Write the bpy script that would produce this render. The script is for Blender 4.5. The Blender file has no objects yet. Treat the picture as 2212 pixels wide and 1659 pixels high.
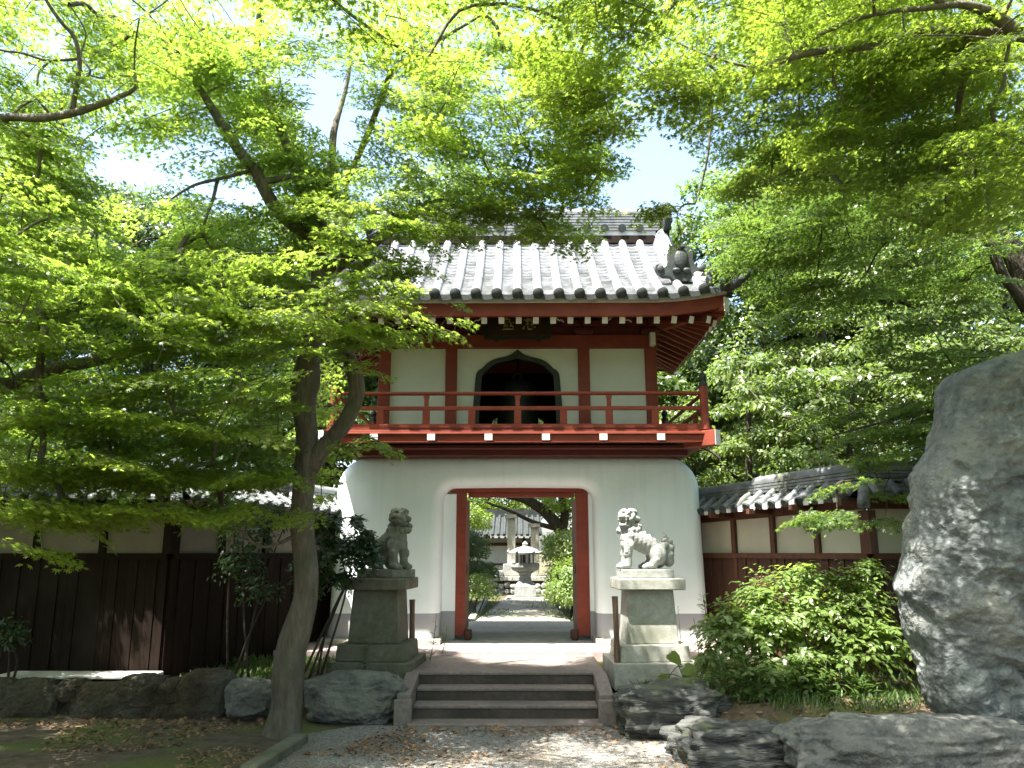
import bpy, bmesh, math, random
import numpy as np
from mathutils import Vector, Matrix, noise
random.seed(7); rng = np.random.default_rng(7)
R = math.radians

# ---------------------------------------------------------------- camera, sky, sun, exposure
scn = bpy.context.scene
F, CH = 796.0, 2.0                                   # focal length in pixels of a 1024 wide frame, eye height
PITCH, YAW = math.atan(168 / 796.0), R(0.5)
camd = bpy.data.cameras.new("camera"); cam = bpy.data.objects.new("camera", camd)
scn.collection.objects.link(cam); scn.camera = cam
camd.sensor_width = 36.0; camd.lens = F / 1024 * 36.0
camd.clip_start = 0.05; camd.clip_end = 2000
cam.location = (0, 0, CH); cam.rotation_euler = (math.pi / 2 + PITCH, 0, YAW)

SUN = Vector((-0.29, -0.24, 0.93)).normalized()      # towards the sun
world = bpy.data.worlds.new("World"); scn.world = world; world.use_nodes = True
wn = world.node_tree.nodes; wl = world.node_tree.links
bg = wn["Background"]; sky = wn.new("ShaderNodeTexSky"); sky.sky_type = 'NISHITA'; sky.sun_disc = False
sky.sun_elevation = math.asin(SUN.z); sky.sun_rotation = math.atan2(SUN.x, SUN.y)
sky.air_density = 1.0; sky.dust_density = 3.0; sky.ozone_density = 1.0
wl.new(sky.outputs[0], bg.inputs[0]); bg.inputs[1].default_value = 0.12
sund = bpy.data.lights.new("sun", 'SUN'); sun = bpy.data.objects.new("sun", sund)
scn.collection.objects.link(sun); sund.energy = 5.0; sund.angle = R(0.5); sund.color = (1.0, 0.965, 0.90)
sun.rotation_euler = (-SUN).to_track_quat('-Z', 'Y').to_euler(); sun.location = (0, 0, 30)
scn.view_settings.view_transform = 'Standard'; scn.view_settings.look = 'None'
scn.view_settings.exposure = 2.4; scn.view_settings.gamma = 1.0; scn.view_settings.use_curve_mapping = False
scn.render.engine = 'CYCLES'
scn.cycles.max_bounces = 7; scn.cycles.diffuse_bounces = 5; scn.cycles.glossy_bounces = 2
scn.cycles.transmission_bounces = 5; scn.cycles.transparent_max_bounces = 4
scn.cycles.use_denoising = True; scn.cycles.caustics_reflective = False; scn.cycles.caustics_refractive = False

# ---------------------------------------------------------------- helpers: a place in the photo at a depth -> a point of the world
_cy, _sy, _cp, _sp = math.cos(YAW), math.sin(YAW), math.cos(PITCH), math.sin(PITCH)
_fw = Vector((-_sy * _cp, _cy * _cp, _sp)); _rt = Vector((_cy, _sy, 0)); _up = Vector((_sy * _sp, -_cy * _sp, _cp))
SC = 1024 / 2212.0
def ray(x, y):
    return _fw + _rt * ((x * SC - 512) / F) + _up * ((384 - y * SC) / F)
def at(x, y, Y):                                     # depth Y
    d = ray(x, y); t = Y / d.y
    return Vector((d.x * t, Y, CH + d.z * t))
def on(x, y, z):                                     # height z
    d = ray(x, y); t = (z - CH) / d.z
    return Vector((d.x * t, d.y * t, z))
def pix(p):
    q = Vector(p) - Vector((0, 0, CH)); c = q.dot(_fw)
    return ((512 + F * q.dot(_rt) / c) / SC, (384 - F * q.dot(_up) / c) / SC)

# ---------------------------------------------------------------- materials
def newmat(name):
    m = bpy.data.materials.new(name); m.use_nodes = True
    return m, m.node_tree.nodes, m.node_tree.links, m.node_tree.nodes["Principled BSDF"]
def mat(name, c1, c2=None, scale=4.0, rough=0.7, bump=0.0, bscale=40.0, spec=0.3, detail=6.0, lo=0.35, hi=0.65, stretch=None,
        c3=None, s3=0.7, lo3=0.5, hi3=0.7, kind='noise'):
    m, n, l, b = newmat(name)
    b.inputs["Roughness"].default_value = rough; b.inputs["Specular IOR Level"].default_value = spec
    tc = n.new("ShaderNodeTexCoord"); mp = n.new("ShaderNodeMapping"); geo = n.new("ShaderNodeNewGeometry")
    l.new(geo.outputs["Position"], mp.inputs[0])
    if stretch: mp.inputs["Scale"].default_value = stretch
    src = None
    if c2:
        t = n.new("ShaderNodeTexNoise"); t.inputs["Scale"].default_value = scale; t.inputs["Detail"].default_value = detail
        t.inputs["Roughness"].default_value = 0.65
        l.new(mp.outputs[0], t.inputs["Vector"])
        r = n.new("ShaderNodeValToRGB"); r.color_ramp.elements[0].position = lo; r.color_ramp.elements[1].position = hi
        r.color_ramp.elements[0].color = (*c1, 1); r.color_ramp.elements[1].color = (*c2, 1)
        l.new(t.outputs["Fac"], r.inputs[0]); src = r.outputs[0]
        if c3:
            t3 = n.new("ShaderNodeTexNoise"); t3.inputs["Scale"].default_value = s3; t3.inputs["Detail"].default_value = 8
            l.new(geo.outputs["Position"], t3.inputs["Vector"])
            r3 = n.new("ShaderNodeValToRGB"); r3.color_ramp.elements[0].position = lo3; r3.color_ramp.elements[1].position = hi3
            l.new(t3.outputs["Fac"], r3.inputs[0])
            mx = n.new("ShaderNodeMix"); mx.data_type = 'RGBA'
            l.new(r3.outputs[0], mx.inputs[0]); l.new(src, mx.inputs[6]); mx.inputs[7].default_value = (*c3, 1); src = mx.outputs[2]
        l.new(src, b.inputs["Base Color"])
    else:
        b.inputs["Base Color"].default_value = (*c1, 1)
    if bump:
        if kind == 'voronoi':
            tb = n.new("ShaderNodeTexVoronoi"); out = tb.outputs["Distance"]
        else:
            tb = n.new("ShaderNodeTexNoise"); tb.inputs["Detail"].default_value = 8; out = tb.outputs["Fac"]
        tb.inputs["Scale"].default_value = bscale; l.new(mp.outputs[0], tb.inputs["Vector"])
        bp = n.new("ShaderNodeBump"); bp.inputs["Strength"].default_value = bump; bp.inputs["Distance"].default_value = 0.02 if bump < .75 else .05
        l.new(out, bp.inputs["Height"]); l.new(bp.outputs[0], b.inputs["Normal"])
    return m
def leafmat(name, c_dark, c_light, trans, tfac=0.5, gloss=0.10, rough=0.45, vscale=1.3):
    """leaves: diffuse + sheen on top, light shining through; every leaf a little different"""
    m, n, l, b = newmat(name)
    geo = n.new("ShaderNodeNewGeometry"); t = n.new("ShaderNodeTexNoise"); t.inputs["Scale"].default_value = vscale
    l.new(geo.outputs["Position"], t.inputs["Vector"])
    ad = n.new("ShaderNodeMath"); ad.operation = 'MULTIPLY_ADD'; ad.inputs[1].default_value = 0.55; ad.inputs[2].default_value = -0.28
    l.new(geo.outputs["Random Per Island"], ad.inputs[0])
    sm = n.new("ShaderNodeMath"); sm.operation = 'ADD'; l.new(ad.outputs[0], sm.inputs[0]); l.new(t.outputs["Fac"], sm.inputs[1])
    mx = n.new("ShaderNodeMix"); mx.data_type = 'RGBA'; l.new(sm.outputs[0], mx.inputs[0])
    mx.inputs[6].default_value = (*c_dark, 1); mx.inputs[7].default_value = (*c_light, 1)
    l.new(mx.outputs[2], b.inputs["Base Color"]); b.inputs["Roughness"].default_value = rough
    b.inputs["Specular IOR Level"].default_value = gloss * 4
    tr = n.new("ShaderNodeBsdfTranslucent")
    mt = n.new("ShaderNodeMix"); mt.data_type = 'RGBA'; l.new(sm.outputs[0], mt.inputs[0])
    mt.inputs[6].default_value = (trans[0] * .65, trans[1] * .8, trans[2] * .8, 1); mt.inputs[7].default_value = (*trans, 1)
    l.new(mt.outputs[2], tr.inputs[0])
    ms = n.new("ShaderNodeMixShader"); ms.inputs[0].default_value = tfac
    l.new(b.outputs[0], ms.inputs[1]); l.new(tr.outputs[0], ms.inputs[2])
    l.new(ms.outputs[0], n["Material Output"].inputs[0])
    return m

M = {}
M['red'] = mat("red_paint", (0.215, 0.040, 0.020), (0.165, 0.032, 0.018), 3.0, 0.55, 0.15, 30, stretch=(1, 1, 3), c3=(0.25, 0.060, 0.034), s3=2.2, lo3=.5, hi3=.8)
M['red_dark'] = mat("shaded_red_paint", (0.10, 0.018, 0.012), (0.075, 0.014, 0.010), 3.0, 0.6, 0.1, 30)  # darker copy of the red; shade under eave and balcony put into colour
M['offwhite'] = mat("white_paint", (0.72, 0.72, 0.68), (0.6, 0.6, 0.56), 8, 0.6)
M['cream'] = mat("cream_plaster", (0.63, 0.65, 0.59), (0.57, 0.59, 0.535), 1.5, 0.85, 0.06, 60)
M['black'] = mat("black_lacquer", (0.018, 0.024, 0.018), (0.028, 0.034, 0.026), 5, 0.55)
M['bronze'] = mat("bronze", (0.010, 0.012, 0.010), (0.018, 0.022, 0.018), 6, 0.5)
M['tile'] = mat("roof_tile", (0.17, 0.175, 0.185), (0.31, 0.315, 0.325), 7, 0.42, 0.15, 50, c3=(0.12, 0.125, 0.115), s3=2.6, lo3=.5, hi3=.68, spec=.5)
M['tile_dark'] = mat("weathered_roof_tile", (0.085, 0.09, 0.095), (0.20, 0.21, 0.215), 4, 0.5, 0.15, 40, c3=(0.10, 0.11, 0.075), s3=2.5, spec=.4)
M['tile_cap'] = mat("tile_end", (0.022, 0.026, 0.026), (0.045, 0.05, 0.048), 6, 0.55, 0.2, 60)
M['lime'] = mat("lime_mortar", (0.62, 0.61, 0.57), (0.45, 0.44, 0.41), 6, 0.8)
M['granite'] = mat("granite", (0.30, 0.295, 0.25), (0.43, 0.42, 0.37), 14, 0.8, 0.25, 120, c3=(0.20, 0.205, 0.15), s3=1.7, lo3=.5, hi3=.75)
M['granite_mossy'] = mat("shaded_mossy_granite", (0.10, 0.10, 0.068), (0.155, 0.15, 0.11), 12, 0.85, 0.25, 120, c3=(0.065, 0.075, 0.035), s3=1.9, lo3=.48, hi3=.72)  # mossy, and the left pedestal's shade put into a darker base
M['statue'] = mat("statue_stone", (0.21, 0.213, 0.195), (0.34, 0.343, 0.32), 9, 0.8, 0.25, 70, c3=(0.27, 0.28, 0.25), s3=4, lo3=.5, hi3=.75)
M['statue_dark'] = mat("shaded_lichened_stone", (0.115, 0.12, 0.09), (0.20, 0.205, 0.165), 9, 0.85, 0.3, 70, c3=(0.13, 0.14, 0.09), s3=4)  # lichen patches, plus the left lion's shade put into a darker stone
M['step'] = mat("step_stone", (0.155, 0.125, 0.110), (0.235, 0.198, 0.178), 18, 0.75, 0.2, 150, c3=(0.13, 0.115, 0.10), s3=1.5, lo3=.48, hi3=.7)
M['riser'] = mat("shade_toned_step_stone", (0.065, 0.049, 0.041), (0.11, 0.087, 0.075), 14, 0.8, 0.3, 120, c3=(0.05, 0.045, 0.035), s3=1.8, lo3=.45, hi3=.68)  # darker copy of the step stone, the risers' shade put into its colour
M['terrace'] = mat("pink_stone", (0.47, 0.375, 0.345), (0.36, 0.28, 0.26), 9, 0.75, 0.15, 120)
M['paving'] = mat("paving", (0.25, 0.25, 0.235), (0.33, 0.33, 0.31), 5, 0.8, 0.2, 90)
M['wood_dark'] = mat("dark_boards", (0.012, 0.0075, 0.0052), (0.020, 0.012, 0.008), 3, 0.8, 0.35, 12, spec=.12, stretch=(9, 9, .5), c3=(0.03, 0.025, 0.02), s3=.9, lo3=.54, hi3=.8)  # dark wood, lowered further: the left wall's shade put into its colour
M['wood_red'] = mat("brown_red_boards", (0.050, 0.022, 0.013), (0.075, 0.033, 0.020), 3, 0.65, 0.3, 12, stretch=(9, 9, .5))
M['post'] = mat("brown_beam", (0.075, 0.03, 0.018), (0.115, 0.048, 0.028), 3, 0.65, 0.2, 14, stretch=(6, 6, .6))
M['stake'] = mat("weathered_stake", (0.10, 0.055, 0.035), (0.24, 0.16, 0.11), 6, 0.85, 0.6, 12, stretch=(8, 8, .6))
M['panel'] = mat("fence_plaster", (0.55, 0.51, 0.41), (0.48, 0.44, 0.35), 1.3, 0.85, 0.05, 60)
M['panel_shaded'] = mat("shaded_fence_plaster", (0.24, 0.21, 0.165), (0.185, 0.16, 0.125), 1.1, 0.85, 0.05, 60)  # fence plaster darkened, the shade over the left wall put into its colour
M['rock'] = mat("grey_rock", (0.08, 0.083, 0.078), (0.18, 0.178, 0.16), 5, 0.85, 1.0, 18, detail=10, c3=(0.19, 0.185, 0.155), s3=2.2, lo3=.54, hi3=.68)
M['rock_strata'] = mat("layered_rock", (0.028, 0.03, 0.03), (0.105, 0.104, 0.092), 3.2, 0.85, 1.0, 9, stretch=(1, 1, 5), c3=(0.12, 0.13, 0.06), s3=2.8, lo3=.55, hi3=.7)
M['stele'] = mat("standing_stone", (0.085, 0.095, 0.095), (0.225, 0.238, 0.225), 5.5, 0.85, 1.0, 16, detail=10, c3=(0.245, 0.24, 0.205), s3=1.1, lo3=.5, hi3=.72)
M['brown_rock'] = mat("brown_rock", (0.034, 0.027, 0.016), (0.078, 0.062, 0.038), 5, 0.9, 1.0, 18, c3=(0.07, 0.066, 0.05), s3=1.2, lo3=.45, hi3=.6)
M['mortar'] = mat("earth_mortar", (0.05, 0.04, 0.027), (0.085, 0.07, 0.045), 5, 0.95, 0.5, 20)
M['bark'] = mat("grey_bark", (0.085, 0.069, 0.050), (0.16, 0.138, 0.108), 5, 0.85, 0.8, 16, stretch=(2.2, 2.2, .6), c3=(0.08, 0.085, 0.05), s3=2.6, lo3=.5, hi3=.72)
M['bark_dark'] = mat("dark_bark", (0.035, 0.028, 0.02), (0.075, 0.06, 0.045), 5, 0.9, 0.8, 16, stretch=(2, 2, .6))
M['cut'] = mat("cut_wood", (0.30, 0.13, 0.06), (0.22, 0.10, 0.05), 8, 0.8)
M['stem'] = mat("green_stem", (0.09, 0.12, 0.03), (0.12, 0.10, 0.04), 8, 0.7)
M['gold'] = mat("faded_gilt", (0.42, 0.32, 0.15), (0.3, 0.22, 0.11), 20, 0.6)
M['plaque'] = mat("plaque_wood", (0.030, 0.017, 0.011), (0.045, 0.026, 0.016), 6, 0.6, 0.2, 20)
M['litter'] = mat("dry_leaf", (0.16, 0.085, 0.045), (0.27, 0.17, 0.09), 30, 0.8)
M['signwhite'] = mat("sign_board", (0.55, 0.60, 0.60), (0.48, 0.52, 0.52), 4, 0.6)
LEAF = {
 'maple': leafmat("maple_leaf", (0.065, 0.105, 0.016), (0.13, 0.168, 0.030), (0.43, 0.56, 0.07), 0.57, 0.09),
 'maple_mid': leafmat("half_shade_maple_leaf", (0.050, 0.098, 0.016), (0.115, 0.155, 0.026), (0.38, 0.48, 0.05), 0.55, 0.11),  # dimmer copy of the maple leaf; shade from above put into its colour
 'maple_deep': leafmat("shade_maple_leaf", (0.045, 0.090, 0.016), (0.09, 0.14, 0.026), (0.25, 0.36, 0.05), 0.48, 0.10),
 'laurel': leafmat("evergreen_leaf", (0.035, 0.075, 0.018), (0.09, 0.13, 0.030), (0.22, 0.32, 0.04), 0.38, 0.16, 0.38),
 'bright': leafmat("sunny_leaf", (0.055, 0.105, 0.025), (0.14, 0.18, 0.05), (0.32, 0.42, 0.07), 0.40, 0.16, 0.40),
 'dark': leafmat("deep_green_leaf", (0.018, 0.045, 0.014), (0.045, 0.085, 0.024), (0.07, 0.15, 0.02), 0.28, 0.13, 0.42),
 'shrub': leafmat("shrub_leaf", (0.07, 0.13, 0.026), (0.17, 0.23, 0.06), (0.46, 0.58, 0.08), 0.46, 0.15, 0.42),
 'weed': leafmat("weed_leaf", (0.05, 0.10, 0.03), (0.12, 0.18, 0.06), (0.2, 0.3, 0.06), 0.4, 0.1),
}
def plaster_mat():                                    # white wall with a grey painted dado below z = 1.0
    m, n, l, b = newmat("gate_plaster"); b.inputs["Roughness"].default_value = 0.8; b.inputs["Specular IOR Level"].default_value = .2
    geo = n.new("ShaderNodeNewGeometry"); sep = n.new("ShaderNodeSeparateXYZ"); l.new(geo.outputs["Position"], sep.inputs[0])
    gt = n.new("ShaderNodeMath"); gt.operation = 'LESS_THAN'; gt.inputs[1].default_value = 1.008; l.new(sep.outputs[2], gt.inputs[0])
    t = n.new("ShaderNodeTexNoise"); t.inputs["Scale"].default_value = 1.4; t.inputs["Detail"].default_value = 8; l.new(geo.outputs["Position"], t.inputs["Vector"])
    r = n.new("ShaderNodeValToRGB"); r.color_ramp.elements[0].position = .3; r.color_ramp.elements[1].position = .7
    r.color_ramp.elements[0].color = (.70, .775, .785, 1); r.color_ramp.elements[1].color = (.775, .855, .865, 1); l.new(t.outputs["Fac"], r.inputs[0])
    mx = n.new("ShaderNodeMix"); mx.data_type = 'RGBA'; l.new(gt.outputs[0], mx.inputs[0]); l.new(r.outputs[0], mx.inputs[6]); mx.inputs[7].default_value = (.27, .285, .31, 1)
    def ramp(src, a, c, lo, hi):
        q = n.new("ShaderNodeMapRange"); q.inputs[1].default_value = a; q.inputs[2].default_value = c; q.inputs[3].default_value = lo; q.inputs[4].default_value = hi; l.new(src, q.inputs[0]); return q.outputs[0]
    def math_(op, a, c):
        q = n.new("ShaderNodeMath"); q.operation = op
        for i_, v_ in enumerate((a, c)):
            if isinstance(v_, (int, float)): q.inputs[i_].default_value = v_
            else: l.new(v_, q.inputs[i_])
        return q.outputs[0]
    mp = n.new("ShaderNodeMapping"); mp.inputs["Scale"].default_value = (5, 5, .35); l.new(geo.outputs["Position"], mp.inputs[0])
    ts = n.new("ShaderNodeTexNoise"); ts.inputs["Scale"].default_value = 1.6; ts.inputs["Detail"].default_value = 6; l.new(mp.outputs[0], ts.inputs["Vector"])
    streak = math_('MULTIPLY', ramp(ts.outputs["Fac"], .5, .72, 0, 1), ramp(sep.outputs[2], 1.9, 3.6, .15, .6))
    tg = n.new("ShaderNodeTexNoise"); tg.inputs["Scale"].default_value = 3.5; tg.inputs["Detail"].default_value = 8; l.new(geo.outputs["Position"], tg.inputs["Vector"])
    splash = math_('MULTIPLY', ramp(sep.outputs[2], .55, .95, .9, 0), ramp(tg.outputs["Fac"], .38, .62, 0, 1))
    dirt = math_('MINIMUM', math_('ADD', math_('MULTIPLY', streak, .22), splash), .5)
    md = n.new("ShaderNodeMix"); md.data_type = 'RGBA'; l.new(dirt, md.inputs[0]); l.new(mx.outputs[2], md.inputs[6]); md.inputs[7].default_value = (.36, .35, .29, 1)
    l.new(md.outputs[2], b.inputs["Base Color"])
    tb = n.new("ShaderNodeTexNoise"); tb.inputs["Scale"].default_value = 22; tb.inputs["Detail"].default_value = 6; l.new(geo.outputs["Position"], tb.inputs["Vector"])
    bp = n.new("ShaderNodeBump"); bp.inputs["Strength"].default_value = .12; bp.inputs["Distance"].default_value = .02; l.new(tb.outputs["Fac"], bp.inputs["Height"]); l.new(bp.outputs[0], b.inputs["Normal"])
    return m
M['plaster'] = plaster_mat()

# ---------------------------------------------------------------- mesh builders
COL = scn.collection
def link(name, me, m=None, parent=None):
    o = bpy.data.objects.new(name, me); COL.objects.link(o)
    if m is not None: me.materials.append(m)
    if parent is not None: o.parent = parent
    return o
def tag(o, label=None, cat=None, group=None, kind=None):
    if label: o['label'] = label
    if cat: o['category'] = cat
    if group: o['group'] = group
    if kind: o['kind'] = kind
    return o
def thing(name, label, cat, loc=(0, 0, 0), group=None):
    o = bpy.data.objects.new(name, None); COL.objects.link(o); o.empty_display_size = .2
    o["base"] = tuple(loc)
    return tag(o, label, cat, group)

class MB:
    def __init__(s): s.v = []; s.f = []
    def add(s, vs, fs):
        k = len(s.v); s.v += [tuple(p) for p in vs]; s.f += [tuple(i + k for i in f) for f in fs]; return s
    def box(s, x0, x1, y0, y1, z0, z1):
        return s.add([(x0, y0, z0), (x1, y0, z0), (x1, y1, z0), (x0, y1, z0), (x0, y0, z1), (x1, y0, z1), (x1, y1, z1), (x0, y1, z1)],
                     [(0, 3, 2, 1), (4, 5, 6, 7), (0, 1, 5, 4), (1, 2, 6, 5), (2, 3, 7, 6), (3, 0, 4, 7)])
    def obox(s, c, ax, ay, az):                        # oriented box: centre and three half axes
        c, ax, ay, az = map(Vector, (c, ax, ay, az))
        vs = [c + ax * i + ay * j + az * k for k in (-1, 1) for (i, j) in ((-1, -1), (1, -1), (1, 1), (-1, 1))]
        return s.add(vs, [(0, 3, 2, 1), (4, 5, 6, 7), (0, 1, 5, 4), (1, 2, 6, 5), (2, 3, 7, 6), (3, 0, 4, 7)])
    def frus(s, cx, cy, z0, z1, a0, b0, a1, b1):       # tapered block
        vs = [(cx - a0, cy - b0, z0), (cx + a0, cy - b0, z0), (cx + a0, cy + b0, z0), (cx - a0, cy + b0, z0),
              (cx - a1, cy - b1, z1), (cx + a1, cy - b1, z1), (cx + a1, cy + b1, z1), (cx - a1, cy + b1, z1)]
        return s.add(vs, [(0, 3, 2, 1), (4, 5, 6, 7), (0, 1, 5, 4), (1, 2, 6, 5), (2, 3, 7, 6), (3, 0, 4, 7)])
    def tube(s, pts, rad, n=8, cap=True):
        pts = [Vector(p) for p in pts]; K = len(pts)
        if not hasattr(rad, '__len__'): rad = [rad] * K
        t0 = (pts[1] - pts[0]).normalized(); a = t0.orthogonal().normalized(); vs = []
        for i, p in enumerate(pts):
            t = (pts[min(i + 1, K - 1)] - pts[max(i - 1, 0)])
            t = t.normalized() if t.length > 1e-9 else t0
            a = (a - t * a.dot(t)); a = a.normalized() if a.length > 1e-6 else t.orthogonal().normalized()
            b = t.cross(a)
            for k in range(n):
                w = 2 * math.pi * k / n; vs.append(p + (a * math.cos(w) + b * math.sin(w)) * rad[i])
        fs = [(i * n + k, i * n + (k + 1) % n, (i + 1) * n + (k + 1) % n, (i + 1) * n + k) for i in range(K - 1) for k in range(n)]
        if cap: fs += [tuple(range(n))[::-1], tuple((K - 1) * n + k for k in range(n))]
        return s.add(vs, fs)
    def lathe(s, prof, c=(0, 0, 0), n=20, sq=False, rot=0.0):
        vs = []; K = len(prof)
        for r, z in prof:
            for k in range(n):
                w = 2 * math.pi * k / n + rot; vs.append((c[0] + r * math.cos(w), c[1] + r * math.sin(w), c[2] + z))
        fs = [(i * n + k, i * n + (k + 1) % n, (i + 1) * n + (k + 1) % n, (i + 1) * n + k) for i in range(K - 1) for k in range(n)]
        fs += [tuple(range(n))[::-1], tuple((K - 1) * n + k for k in range(n))]
        return s.add(vs, fs)
    def ell(s, c, r, rot=None, u=14, w=9):
        c = Vector(c); r = Vector((r, r, r)) if not hasattr(r, '__len__') else Vector(r)
        Mx = rot if rot is not None else Matrix.Identity(3); vs = []
        for i in range(1, w):
            ph = math.pi * i / w
            for k in range(u):
                th = 2 * math.pi * k / u
                vs.append(c + Mx @ Vector((r.x * math.sin(ph) * math.cos(th), r.y * math.sin(ph) * math.sin(th), r.z * math.cos(ph))))
        t = len(vs); vs += [c + Mx @ Vector((0, 0, r.z)), c + Mx @ Vector((0, 0, -r.z))]
        fs = [(i * u + k, (i + 1) * u + k, (i + 1) * u + (k + 1) % u, i * u + (k + 1) % u) for i in range(w - 2) for k in range(u)]
        fs += [(t, k, (k + 1) % u) for k in range(u)] + [(t + 1, (w - 2) * u + (k + 1) % u, (w - 2) * u + k) for k in range(u)]
        return s.add(vs, fs)
    def prism(s, poly, y0, y1):                        # outline in x,z pushed along y
        n = len(poly); vs = [(x, y0, z) for x, z in poly] + [(x, y1, z) for x, z in poly]
        fs = [tuple(range(n)), tuple(range(2 * n - 1, n - 1, -1))] + [(i, n + i, n + (i + 1) % n, (i + 1) % n) for i in range(n)]
        return s.add(vs, fs)
    def build(s, name, m, parent=None, smooth=False, bevel=0.0, seg=2):
        me = bpy.data.meshes.new(name); me.from_pydata(s.v, [], s.f); me.update()
        bm = bmesh.new(); bm.from_mesh(me); bmesh.ops.recalc_face_normals(bm, faces=bm.faces)
        if bevel:
            es = [e for e in bm.edges if len(e.link_faces) == 2 and e.calc_face_angle(0) > 0.6]
            bmesh.ops.bevel(bm, geom=es, offset=bevel, segments=seg, affect='EDGES', profile=.5, clamp_overlap=True)
        bm.to_mesh(me); bm.free()
        if smooth:
            me.polygons.foreach_set('use_smooth', [True] * len(me.polygons))
            if smooth != 'all':
                try: me.set_sharp_from_angle(angle=R(45))
                except Exception: pass
        return link(name, me, m, parent)

def smooth_path(pts, n=6):                             # Catmull-Rom through points (any dimension)
    P = [np.array(p, float) for p in pts]; P = [2 * P[0] - P[1]] + P + [2 * P[-1] - P[-2]]; out = []
    for i in range(1, len(P) - 2):
        for k in range(n):
            t = k / n; a, b, c, d = P[i - 1:i + 3]
            out.append(.5 * ((2 * b) + (-a + c) * t + (2 * a - 5 * b + 4 * c - d) * t * t + (-a + 3 * b - 3 * c + d) * t ** 3))
    out.append(P[-2]); return out

def np_mesh(name, verts, K, m, parent=None):           # N faces of K corners each
    N = len(verts) // K; me = bpy.data.meshes.new(name)
    me.vertices.add(N * K); me.vertices.foreach_set('co', np.ascontiguousarray(verts, dtype=np.float32).ravel())
    me.loops.add(N * K); me.loops.foreach_set('vertex_index', np.arange(N * K, dtype=np.int32))
    me.polygons.add(N); me.polygons.foreach_set('loop_start', np.arange(0, N * K, K, dtype=np.int32))
    me.polygons.foreach_set('loop_total', np.full(N, K, dtype=np.int32))
    me.update(calc_edges=True)
    return link(name, me, m, parent)
def star(tips, val):
    pts = [(0, 0.0)]
    for i, (a, r) in enumerate(tips):
        pts.append((r * math.cos(R(a)), r * math.sin(R(a))))
        if i < len(tips) - 1:
            am = (a + tips[i + 1][0]) / 2; pts.append((val * math.cos(R(am)), val * math.sin(R(am))))
    p = np.array(pts); return np.c_[p[:, 0] + .25, p[:, 1], -0.22 * (p ** 2).sum(1)]
T_MAPLE = star([(-120, .42), (-78, .80), (-38, .95), (0, 1.1), (38, .95), (78, .80), (120, .42)], .36)
T_STAR5 = star([(-100, .62), (-48, .95), (0, 1.1), (48, .95), (100, .62)], .38)
T_OVAL = np.array([(0, 0, 0), (.35, -.24, .05), (.75, -.20, .02), (1.1, 0, -.10), (.75, .20, .02), (.35, .24, .05)])
T_RHOMB = np.array([(0, 0, 0), (.5, -.27, .05), (1.05, 0, -.08), (.5, .27, .05)])
T_LANCE = np.array([(0, 0, 0), (.3, -.09, .03), (.7, -.07, .0), (1.1, 0, -.14), (.7, .07, .0), (.3, .09, .03)])
def unit(a): return a / np.maximum(np.linalg.norm(a, axis=1, keepdims=True), 1e-9)
def leaves(name, tmpl, pos, nrm, head, size, m, parent=None):
    n = unit(nrm); x = head - n * (head * n).sum(1, keepdims=True); x = unit(x); y = np.cross(n, x)
    K = len(tmpl); sz = size[:, None, None]
    v = pos[:, None, :] + sz * (tmpl[None, :, 0, None] * x[:, None, :] + tmpl[None, :, 1, None] * y[:, None, :] + tmpl[None, :, 2, None] * n[:, None, :])
    return np_mesh(name, v.reshape(-1, 3), K, m, parent)

def rock(name, c, r, m, parent=None, seed=0, sub=5, rough=.25, strata=0.0, flat=.0, shape=None, freq=1.3, smooth=False):
    bm = bmesh.new(); bmesh.ops.create_icosphere(bm, subdivisions=sub, radius=1.0)
    off = Vector((seed * 7.3, seed * 3.1, seed * 5.7))
    for v in bm.verts:
        d = v.co.normalized()
        q = Vector((math.copysign(abs(d.x) ** .72, d.x), math.copysign(abs(d.y) ** .72, d.y), math.copysign(abs(d.z) ** .72, d.z)))
        s = 1 + rough * (noise.noise(d * freq + off) * 1.0 + noise.noise(d * freq * 2.3 + off) * .5 + noise.noise(d * freq * 5 + off) * .25)
        s += rough * .35 * abs(noise.noise(d * freq * 3.1 + off * 2)) - rough * .25 * (1 - min(1, abs(noise.noise(d * freq * 1.7 + off * 3)) * 6)) * .5
        p = Vector((q.x * r[0] * s, q.y * r[1] * s, q.z * r[2] * s))
        if strata: p += Vector((d.x, d.y, 0)) * strata * noise.noise(Vector((d.x * .8, d.y * .8, p.z * 16)) + off)
        if shape: p = shape(p)
        v.co = p + Vector(c)
    me = bpy.data.meshes.new(name); bm.to_mesh(me); bm.free()
    me.polygons.foreach_set('use_smooth', [True] * len(me.polygons))
    return link(name, me, m, parent)
# ---------------------------------------------------------------- ground, path, terrace, sky is the world
def sst(a, b, x):
    t = min(1, max(0, (x - a) / (b - a))); return t * t * (3 - 2 * t)
def ground_h(x, y):
    n = .05 * noise.noise(Vector((x * .6, y * .6, 0))) + .02 * noise.noise(Vector((x * 2.2, y * 2.2, 3)))
    h = -.03 + .25 * n
    left = sst(-1.45, -1.75, x) * sst(10.25, 10.55, y) * .33
    lb = sst(9.15, 9.9, y + max(0, (x - 1.6)) * .62)
    right = sst(1.05, 1.5, x) * lb * .40
    h += max(left, right) * (1 + 1.2 * n)
    h = max(h, sst(10.7, 12.4, y) * .40 * (1 if abs(x) < 1.6 else 1) + n * .2 - .02)
    if y > 14: h = max(h, .44 * sst(14, 16, y) + n * .3)
    h += sst(-2.0, -3.2, x) * sst(6, 9, y) * .05 * (1 - sst(10.2, 10.5, y))
    return h
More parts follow.
